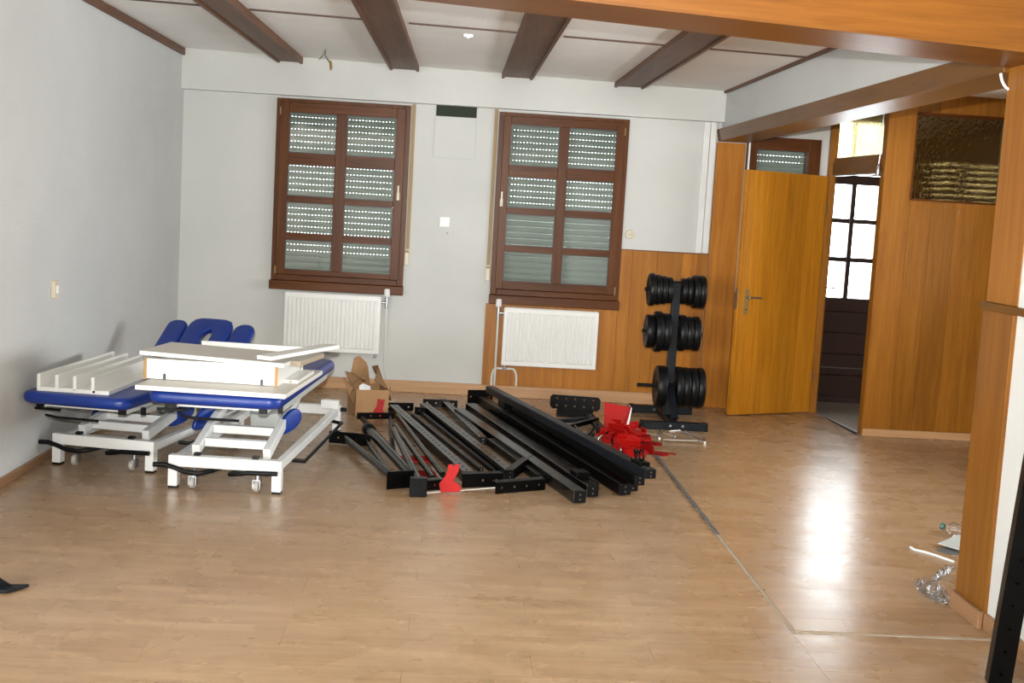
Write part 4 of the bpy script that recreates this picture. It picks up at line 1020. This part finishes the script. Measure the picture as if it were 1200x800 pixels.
T, P, Q, u, sd, up = hbar('rack_tube', 'black tube resting on top of the long tubes near the red parts', (592,462,.150), (750,556,.142), .06, .06)
T, P, Q, u, sd, up = hbar('rack_crossbeam', 'topmost long dark grey beam of the heap with bolt holes at both ends', (574,452,.20), (763,550,.196), .062, .05, 0, 'slate')
for s in (.012, .03, .97, .988):
    c = P.lerp(Q, s); MB().lathe([(.008,0),(.008,.0012)], c+up*.0002, up, 8).build('bolt_hole', MT['steel'], T, off='world')
MB().obox(P+u*.30-sd*.03-up*.10, u*.14, sd*.06, up*.0495).build('gusset', MT['black'], T, off='world', bevel=.004)
hook_ = MB()
cK = P.lerp(Q, .93)
MB().obox(cK-sd*.030+up*.0004, u*.12, sd*.06, up*.02).build('saddle', MT['black'], T, off='world', bevel=.003)
ring = [cK+u*.07+up*(.05)+ (u*math.cos(t)+up*math.sin(t))*.028 for t in [2*math.pi*k/16 for k in range(17)]]
MB().tube(ring, .005, 8).build('ring', MT['black'], T, off='world', smooth=60)
MB().tube([cK+u*.0+up*.02, cK+u*.0+up*.05], .006, 8).lathe([(.012,0),(.016,.008),(.012,.02)], cK+up*.048, up, 12).build('knob', MT['black'], T, off='world', smooth=50)

hbar('rack_tube', 'dull black bar filling the gap beside the long lowest tube', (574,513,.05), (634,556,.05), .045, .045)
hbar('rack_tube', 'narrow black tube squeezed between the two longest front tubes', (566,478,.03), (700,566,.03), .024, .028, 0, 'black', False)
for (px, py, l, w, nh, lab, dx) in ((467,473,.22,.06,3,'black end plate with three holes behind the leftmost holed bar',(1,.25,0)),(516,469,.26,.055,4,'black end plate with four holes behind the middle holed bars',(1,0,0)),(497,478,.14,.05,2,'short black end plate between the two left holed bars',(1,-.2,0))):
    c = at(px, py, z=.065); T = thing('rack_plate', lab, 'bracket', Vector((c.x, c.y+.05, 0)), 0, GR)
    c.y += .05
    plate_on(T, c+Vector((0,0,-.03)), dx, Z, l, w, .007, nh, 1, name='plate')
    d_ = Vector(dx).normalized(); MB().obox(c-d_*l*.45+Vector((0,.006,-.062)), d_*l*.9, (0,.03,0), (0,0,.006)).build('flange', MT['black'], T, off='world')
hbar('rack_tube', 'thin black tube lying against the second holed bar', (492,480,.034), (579,549,.034), .026, .03)
# slim tubes at the left
def rtube(label, a, b, r, cat='steel bar'):
    P, Q = at(a[0], a[1], z=a[2]), at(b[0], b[1], z=b[2])
    T = thing('round_tube', label, cat, Vector((*((P+Q)/2).xy, 0)), 0, GR)
    MB().tube([P, Q], r, 14).build('tube', MT['blackg'], T, off='world', smooth=40)
    return T, P, Q
T, P, Q = rtube('round black tube with a broad bent foot plate, farthest left of the heap', (404,513,.045), (462,560,.05), .021)
u = (Q-P).normalized(); sd = u.cross(Z).normalized()
plate_on(T, P-u*.012+Vector((.02,.0,-.004)), (1,-.25,0), Z, .24, .075, .007, 2, 1)
plate_on(T, Q+Vector((.035,-.03,.0)), (1,.55,0), Z, .16, .095, .007, 1, 1, hw=.004)
T, P, Q = rtube('thin round black tube joined at a sharp angle beside the leftmost tube', (429,517,.032), (456,553,.034), .014)
plate_on(T, P+Vector((-.02,.03,.0)), (1,.3,0), Z, .09, .062, .006, 1, 1)
T, P, Q = rtube('thick round black tube crossing behind the leftmost tube', (431,502,.06), (482,557,.05), .028)
MB().lathe([(.036,0),(.042,.01),(.042,.07),(.036,.08)], P, (Q-P), 16).build('collar', MT['black'], T, off='world', smooth=40)
T, P, Q = rtube('slanted round black tube ending in a square block foot', (461,503,.075), (491,564,.075), .019)
plate_on(T, Q+Vector((.005,-.03,-.018)), (1,.12,0), Z, .095, .10, .05, 0, 0, hw=.01) if False else MB().obox(Q+Vector((-.045,-.05,-.072)), (.09,.01,0), (-.004,.05,0), (0,0,.098)).build('block_foot', MT['black'], T, off='world', bevel=.004)
T, P, Q = rtube('round black tube on the left side of the parallel tube pair', (463,498,.040), (507,560,.034), .0165)
T, P, Q = rtube('round black tube on the right side of the parallel tube pair', (466,487,.042), (519,556,.036), .0175)
# triangular bracket with holes
T = thing('triangle_bracket', 'black triangular bracket with a holed flange near the cardboard box', 'bracket', at(440,505,z=0), 0, GR)
A, B_, D = at(423,486,z=.05), at(457,486,z=.05), at(461,526,z=.035)
plate_on(T, (A+B_)/2+Vector((0,0,-.006)), B_-A, Z, .26, .045, .006, 4, 1)
MB().bar(A, D, .022, .03).build('strut', MT['black'], T, off='world', bevel=.002)
MB().bar(B_, D, .022, .03).build('strut', MT['black'], T, off='world', bevel=.002)
# plates and brackets along the front edge
def fplate(label, px0, px1, py, h, nh, tilt=0, rows=1, zoff=0, mat='black', ylift=0):
    A, B_ = at(px0, py[0], z=.001+zoff), at(px1, py[1], z=.001+zoff)
    T = thing('rack_plate', label, 'bracket', (A+B_)/2, 0, GR)
    d = B_-A; upv = (Z*math.cos(tilt)+Vector((d.y,-d.x,0)).normalized()*-math.sin(tilt))
    MB().perf(A, d, upv*h, d.cross(upv).normalized()*.007, nh, .012, rows).build('plate', MT[mat], T, off='world')
    n = d.cross(upv).normalized()
    MB().obox(A+d*.02+upv*(h-.006)-n*.05, d*.96, n*.05, upv*.006).build('flange', MT[mat], T, off='world')
    return T
fplate('black flat plate with four holes, frontmost at the centre of the heap', 580, 638, (578.5, 573.5), .062, 4)
fplate('black holed plate standing behind the red hook at the front', 541, 589, (571, 569.5), .075, 3)
fplate('low black plate with a hole left of the red hook', 481, 518, (576, 573), .055, 2)
fplate('tilted black plate leaning across the ends of two holed bars', 601, 624, (561, 543), .05, 2, R(10), 1, .02)
T = thing('white_strip', 'thin white strip lying on the floor in front of the red hook', 'strip', at(545,573,z=0), 0)
A, B_ = at(497,578,z=.0), at(584,571.5,z=.0)
MB().obox(A, B_-A, (.004,.018,0), (0,0,.003)).build('strip', MT['mela'], T, off='world')
# black plates at the back of the heap
T = thing('rack_plate', 'black rounded plate with eight holes standing at the back of the heap', 'bracket', at(672,480,z=0), 0, GR)
A, B_ = at(647,478,z=.06), at(700,482,z=.06)
d = B_-A; 
MB().perf(A+Z*0, d, Z*.105, d.cross(Z).normalized()*.008, 5, .012, 2).build('plate', MT['black'], T, off='world')
for (E, s) in ((A, -1), (B_, 1)):
    un = d.normalized()*s; MB().prism([(0,0),(.018,.02),(.018,.085),(0,.105)] if s > 0 else [(0,0),(0,.105),(.018,.085),(.018,.02)], E+un*.0002, un, Z, -.008 if s > 0 else .008).build('rounded_end', MT['black'], T, off='world')
MB().obox(A+d*.1-Z*.058, d*.8, d.cross(Z).normalized()*-.10, Z*.057).build('foot_block', MT['black'], T, off='world', bevel=.004)
bk = [((612,487),(655,497),.05,.05,'flat black steel strip lying right behind the topmost beam'),((640,492),(688,488),.06,.035,'grey black flat strip crossing the small parts'),((655,500),(700,489),.075,.03,'black strip slanting towards the red parts'),((630,479),(645,500),.045,.04,'short black tube end below the back plate'),((690,484),(704,500),.06,.06,'grey black block beside the folded red piece')]
for (p0, p1, z, w, lab) in bk:
    A, B_ = at(*p0, z=z), at(*p1, z=z); T = thing('rack_piece', lab, 'steel bar', Vector((*((A+B_)/2).xy,0)), 0, GR)
    MB().bar(A, B_, w, min(z-.002, .03)).build('bar', MT['slate' if 'grey' in lab else 'black'], T, off='world', bevel=.003)
    MB().lathe([(.007,0),(.007,.0015)], A.lerp(B_,.15)+Z*.0003, Z, 8).build('bolt_hole', MT['steel'], T, off='world')
# loose knobs and bolts
kn = [(652,504,'farthest left'),(661,501,'second from the left'),(668,508,'third from the left'),(677,505,'fourth from the left'),(684,512,'fifth from the left'),(693,507,'sixth from the left'),(700,517,'nearest the dark beam'),(709,512,'touching the red brackets'),(718,523,'just in front of the red brackets'),(727,529,'frontmost'),(672,498,'rearmost'),(703,503,'beside the folded red piece')]
random.seed(3)
for i, (x, y, w_) in enumerate(kn):
    P = at(x, y, z=.03); P.z = 0
    T = thing('adjusting_knob', 'small black adjusting knob behind the topmost beam, %s' % w_, 'knob', P, random.random()*6, 'loose black knobs behind the topmost beam')
    MB().lathe([(.010,0),(.022,.004),(.026,.014),(.024,.026),(.012,.034)], (0,0,.0), (0,0,1), 12).build('grip', MT['blackg'], T, smooth=40)
    MB().tube([(0,0,.034),(.01,.0,.055),(.028,.006,.072)], .006, 8).build('pin', MT['black' if i % 3 else 'steel'], T, smooth=50)

# ------------------------------------------------------------------ red brackets
def red_plate(label, poly, o, ux, uy, th, mat='red', group='red brackets beside the black heap', hole=None):
    T = thing('red_bracket', label, 'bracket', Vector((o[0], o[1], 0)), 0, group)
    b = MB().prism(poly, o, ux, uy, th).build('plate', MT[mat], T, off='world', bevel=.0015)
    n = Vector(ux).cross(Vector(uy)).normalized()
    for (x, y) in hole or []:
        MB().lathe([(.007,0),(.007,.001)], Vector(o)+Vector(ux)*x+Vector(uy)*y+n*(th+.0002 if th > 0 else -.0002+th), n if th > 0 else -n, 10).build('bolt_hole', MT['rubber'], T, off='world')
    return T
# hook standing at the front edge
sc = 1/5.93/215
raw = [(265,555),(340,548),(340,590),(318,640),(302,662),(345,690),(365,715),(350,737),(225,747),(210,690),(245,640),(262,600)]
poly = [((x-285)*sc, (747-y)*sc) for (x, y) in raw][::-1]
O = at(527, 577, z=.002)
red_plate('bright red hook bracket standing at the front edge of the heap', poly, O, (1,-.03,0), (0,.05,1), .012, 'red', hole=[(.013,.152)])
O = at(445, 484, z=.04)
red_plate('small red bracket standing upright near the cardboard box', [(-.028,-.02),(.02,-.035),(.03,.0),(.02,.03),(.032,.095),(-.02,.10),(-.024,.05),(-.05,.0)], O, (1,0,0), (0,.1,1), .012, 'red', hole=[(.006,.075)])
O = at(459, 541, z=.012)
red_plate('flat red plate lying under the left tubes', [(0,0),(.22,.02),(.24,.10),(.20,.18),(.02,.14)], O, (1,.0,0), (0,1,.0), .008, 'red')
O = at(478, 568, z=.003)
red_plate('dark red sheet on the floor between the slanted tubes', [(0,0),(.19,.01),(.13,.36),(-.06,.36)], O, (1,.0,0), (0,1,.0), .004, 'reddk')
# folded channel standing up at the right
T = thing('red_channel', 'red folded channel standing upright behind the pile of red brackets', 'bracket', at(720,500,z=0), 0, 'red brackets beside the black heap')
A = at(708, 497, z=.07); sx_ = .175
MB().hexa([A+Vector((0,0,-.02)),A+Vector((.115,-.012,-.045)),A+Vector((.115,-.006,-.045)),A+Vector((0,.006,-.02)),A+Vector((-.008,0,.155)),A+Vector((.168,-.012,.13)),A+Vector((.168,-.006,.13)),A+Vector((-.008,.006,.155))]).build('web', MT['red'], T, off='world')
MB().hexa([A+Vector((.118,-.03,-.047)),A+Vector((.136,-.03,-.05)),A+Vector((.136,.11,-.05)),A+Vector((.118,.11,-.047)),A+Vector((.169,-.03,.13)),A+Vector((.174,-.03,.13)),A+Vector((.174,.11,.13)),A+Vector((.169,.11,.13))]).build('flange', MT['red'], T, off='world')
MB().hexa([A+Vector((.140,-.03,-.052)),A+Vector((.160,-.03,-.055)),A+Vector((.160,.11,-.055)),A+Vector((.140,.11,-.052)),A+Vector((.1755,-.03,.128)),A+Vector((.181,-.03,.128)),A+Vector((.181,.11,.128)),A+Vector((.1755,.11,.128))]).build('flange', MT['paper'], T, off='world')
MB().box(A.x-.005, A.x+.10, A.y+.01, A.y+.1, 0, .05).build('black_liner', MT['rubber'], T, off='world', bevel=.004)
hk = [(0,0),(.05,-.01),(.075,.02),(.07,.06),(.11,.075),(.15,.06),(.165,.085),(.13,.12),(.06,.115),(.02,.09),(.0,.05)]
l_ = [(0,0),(.20,.0),(.22,.03),(.19,.055),(.06,.05),(.045,.10),(.0,.10)]
random.seed(11)
pile = [((712,510),.004,10,.12,'red hook bracket at the left rim of the red pile',hk,'red'),((722,505),.04,-20,.4,'red bracket on top of the pile below the folded channel',hk,'red'),((738,503),.004,35,.2,'red bracket leaning at the rear of the red pile',l_,'red'),
        ((715,520),.004,-10,.1,'red L bracket lying in the left middle of the pile',l_,'red'),((732,514),.05,-35,.2,'red L bracket resting across the centre of the pile',l_,'red'),((750,518),.004,-50,.1,'dark red flat arm at the right of the pile',l_,'reddk'),
        ((727,532),.004,-15,.25,'red hook bracket at the front of the red pile',hk,'red'),((743,537),.004,5,.2,'red hook bracket nearest the floor joint',hk,'red'),((754,530),.004,-42,.08,'dark red arm pointing at the floor joint',l_,'reddk'),((736,524),.07,15,.45,'small red bracket tipped up in the middle of the pile',hk,'red'),
        ((718,516),.03,60,.3,'red arm standing crosswise on the left of the pile',l_,'red'),((744,512),.03,-70,.25,'red arm lying crosswise on the right of the pile',l_,'red'),((731,527),.03,-5,.15,'red hook lying flat near the front of the pile',hk,'red'),((726,511),.075,-60,.3,'topmost red hook of the pile',hk,'red')]
for ((x, y), z, rz, tl, lab, poly, mt) in pile:
    O = at(x, y, z=z); a_ = R(rz); ux = Vector((math.cos(a_), math.sin(a_), 0)); uy = Vector((-math.sin(a_)*math.cos(tl), math.cos(a_)*math.cos(tl), math.sin(tl)))
    k_ = 1.05
    T = red_plate(lab, [(px*k_, py*k_) for px, py in poly], O-ux*.06, ux, uy, .010, mt, hole=[(.03*k_,.03*k_)])
    nn = ux.cross(uy).normalized()
    MB().obox(O-ux*.055+nn*.0102, ux*.13, uy*.008, nn*.045).obox(O-ux*.055+uy*.08+nn*.0102, ux*.07, uy*.008, nn*.03).build('flange', MT[mt], T, off='world', bevel=.001)
A, B_ = at(757,527,z=.012), at(792,531.5,z=.012)
T = thing('red_bar', 'thin dark red bar pointing right from the red pile', 'bar', (A+B_)/2-Vector((0,0,.012)), 0, 'red brackets beside the black heap')
MB().bar(A, B_, .022, .01).build('bar', MT['reddk'], T, off='world', bevel=.002)
MB().lathe([(.005,0),(.005,.001)], B_+Vector((-.02,0,.0002)), (0,0,1), 8).build('bolt_hole', MT['rubber'], T, off='world')

# ------------------------------------------------------------------ chrome rods by the weight tree
rods = [([(742,497),(775,503),(773,513)],'bent chrome rod under the front foot bar, leftmost of the rods'),([(753,507),(772,511)],'short chrome rod beside the leftmost bent rod'),([(777,515),(817,516.5)],'straight chrome rod frontmost of the rods'),
        ([(771,500),(800,502),(815,516),(827,518)],'long bent chrome rod on the right of the rods'),([(800,506),(826,514),(826,518)],'bent chrome rod reaching farthest right'),([(778,507),(790,511)],'short chrome rod in the middle of the rods'),([(784,505),(797,504)],'tiny chrome rod below the front foot bar')]
for k, (pts, lab) in enumerate(rods):
    P = [at(x, y, z=.0075+.006*(k % 3)) for x, y in pts]
    T = thing('chrome_rod', lab, 'rod', Vector((*P[0].xy, 0)), 0, 'loose chrome rods on the floor')
    MB().tube(P, .0065, 10).build('rod', MT['chrome'], T, off='world', smooth=50)
    MB().lathe([(.008,0),(.0085,.004),(.008,.012)], P[-1], P[-1]-P[-2], 10).build('tip', MT['steel'], T, off='world', smooth=40)

# ------------------------------------------------------------------ leaning post and stand at the picture edges
T = thing('rack_upright', 'black holed steel upright leaning against the near right wall', 'steel bar', (4.10, -5.83, 0))
u = Vector((.085, .03, 1)).normalized(); base = Vector((4.075, -5.86, .004)); Ln = 1.75
sdv = Vector((1, -.25, 0)); sdv = (sdv-u*sdv.dot(u)).normalized(); nv = u.cross(sdv)   # nv points away from the camera
w_, dp = .075, .06
MB().perf(base, u*Ln, sdv*w_, -nv*.004 if nv.y > 0 else nv*.004, 22, .010).build('front_web', MT['black'], T, off='world')
q = nv if nv.y > 0 else -nv
MB().obox(base+q*.0002, u*Ln, sdv*.004, q*dp).build('side_web', MT['black'], T, off='world'); MB().obox(base+sdv*(w_-.004)+q*.0002, u*Ln, sdv*.004, q*dp).build('side_web', MT['black'], T, off='world')
MB().obox(base+sdv*.0045+q*(dp-.004), u*Ln, sdv*(w_-.009), q*.0038).build('rear_web', MT['black'], T, off='world')
T = thing('stand_foot', 'black flat steel foot with a short post at the left picture edge', 'stand', (.50, -5.28, 0))
MB().prism([(0,0),(.145,.015),(.195,.10),(.0,.07)], (.47,-5.37,.004), (1,0,0), (0,1,0), .012).build('foot_plate', MT['slate'], T, off='world', bevel=.002)
MB().box(.485, .535, -5.33, -5.28, .0165, .75).build('post', MT['black'], T, off='world', bevel=.004)
MB().prism([(0,0),(.08,0),(0,.05)], (.537,-5.303,.0165), (1,0,0), (0,0,1), .006).build('gusset', MT['black'], T, off='world')

# ------------------------------------------------------------------ litter behind the pillar
random.seed(5)
def film(label, pts, r):
    P = [at(x, y, z=.02) for x, y in pts]
    T = thing('plastic_film', label, 'film', Vector((*P[0].xy, .006)), 0, 'clear film scraps behind the pillar')
    m = MB(); seg = 9; n = 14; rings = []
    L = []
    for k in range(n+1):
        t = k/n*(len(P)-1); i = min(int(t), len(P)-2); L.append(P[i].lerp(P[i+1], t-i))
    for k, p in enumerate(L):
        e = min(1, 4*k/n, 4*(n-k)/n)+.15
        for j in range(seg):
            t = 2*math.pi*j/seg; rr = r*e*(.55+.9*random.random())
            m.v.append((p.x+rr*math.cos(t)*.4, p.y+rr*math.cos(t)*1.3, max(.007, .022+rr*math.sin(t)*.55)))
    for k in range(n):
        for j in range(seg):
            j2 = (j+1) % seg; m.f.append((k*seg+j, k*seg+j2, (k+1)*seg+j2, (k+1)*seg+j))
    m.build('film', MT['foil'], T, off='world')
film('crumpled clear plastic film lying in front of the pillar foot', [(1070,683),(1085,692),(1100,697),(1117,705)], .055)
film('thin twisted clear film leading to the pillar', [(1091,680),(1105,671),(1119,664)], .025)
T = thing('white_string', 'loose white string on the floor left of the pillar', 'string', at(1090,648,z=0))
P = [at(x, y, z=.009) for x, y in ((1067,641),(1072,644),(1085,647),(1098,651),(1106,654),(1118,658))]
MB().tube(P, .006, 8).build('string', MT['paper'], T, off='world', smooth=60)
T = thing('grey_card', 'grey folded card lying against the pillar', 'card', at(1110,650,z=0))
A = at(1097,645,z=.006)
MB().prism([(0,0),(.10,-.16),(.22,-.12),(.22,.06),(.06,.05)], A, (1,0,0), (0,1,.08), .004).build('sheet', MT['seal'], T, off='world')
MB().prism([(0,0),(.10,-.10),(.20,-.02),(.16,.14)], A+Vector((.03,.06,.018)), (1,0,0), (0,1,.1), .003).build('sheet', MT['greyl'], T, off='world')
T = thing('paper_scrap', 'small white paper scrap above the grey card', 'paper', at(1118,636,z=0))
MB().prism([(0,0),(.09,-.03),(.14,.03),(.05,.08)], at(1113,634,z=.008), (1,0,0), (0,1,.15), .002).build('scrap', MT['paper'], T, off='world')
T = thing('crushed_bottle', 'crushed greenish clear bottle peeping out behind the pillar', 'bottle', at(1113,622,z=0))
A, B_ = at(1107,617,z=.035), at(1135,624,z=.03)
MB().tube([A, A.lerp(B_,.12), A.lerp(B_,.3), A.lerp(B_,.6), B_], [.014,.016,.035,.030,.033], 12).build('body', MT['foil'], T, off='world', smooth=50)
MB().lathe([(.017,0),(.018,.004),(.018,.018),(.016,.02)], A, A-B_, 14).build('cap', simple('teal_cap', (.05,.12,.10), .4), T, off='world', smooth=40)
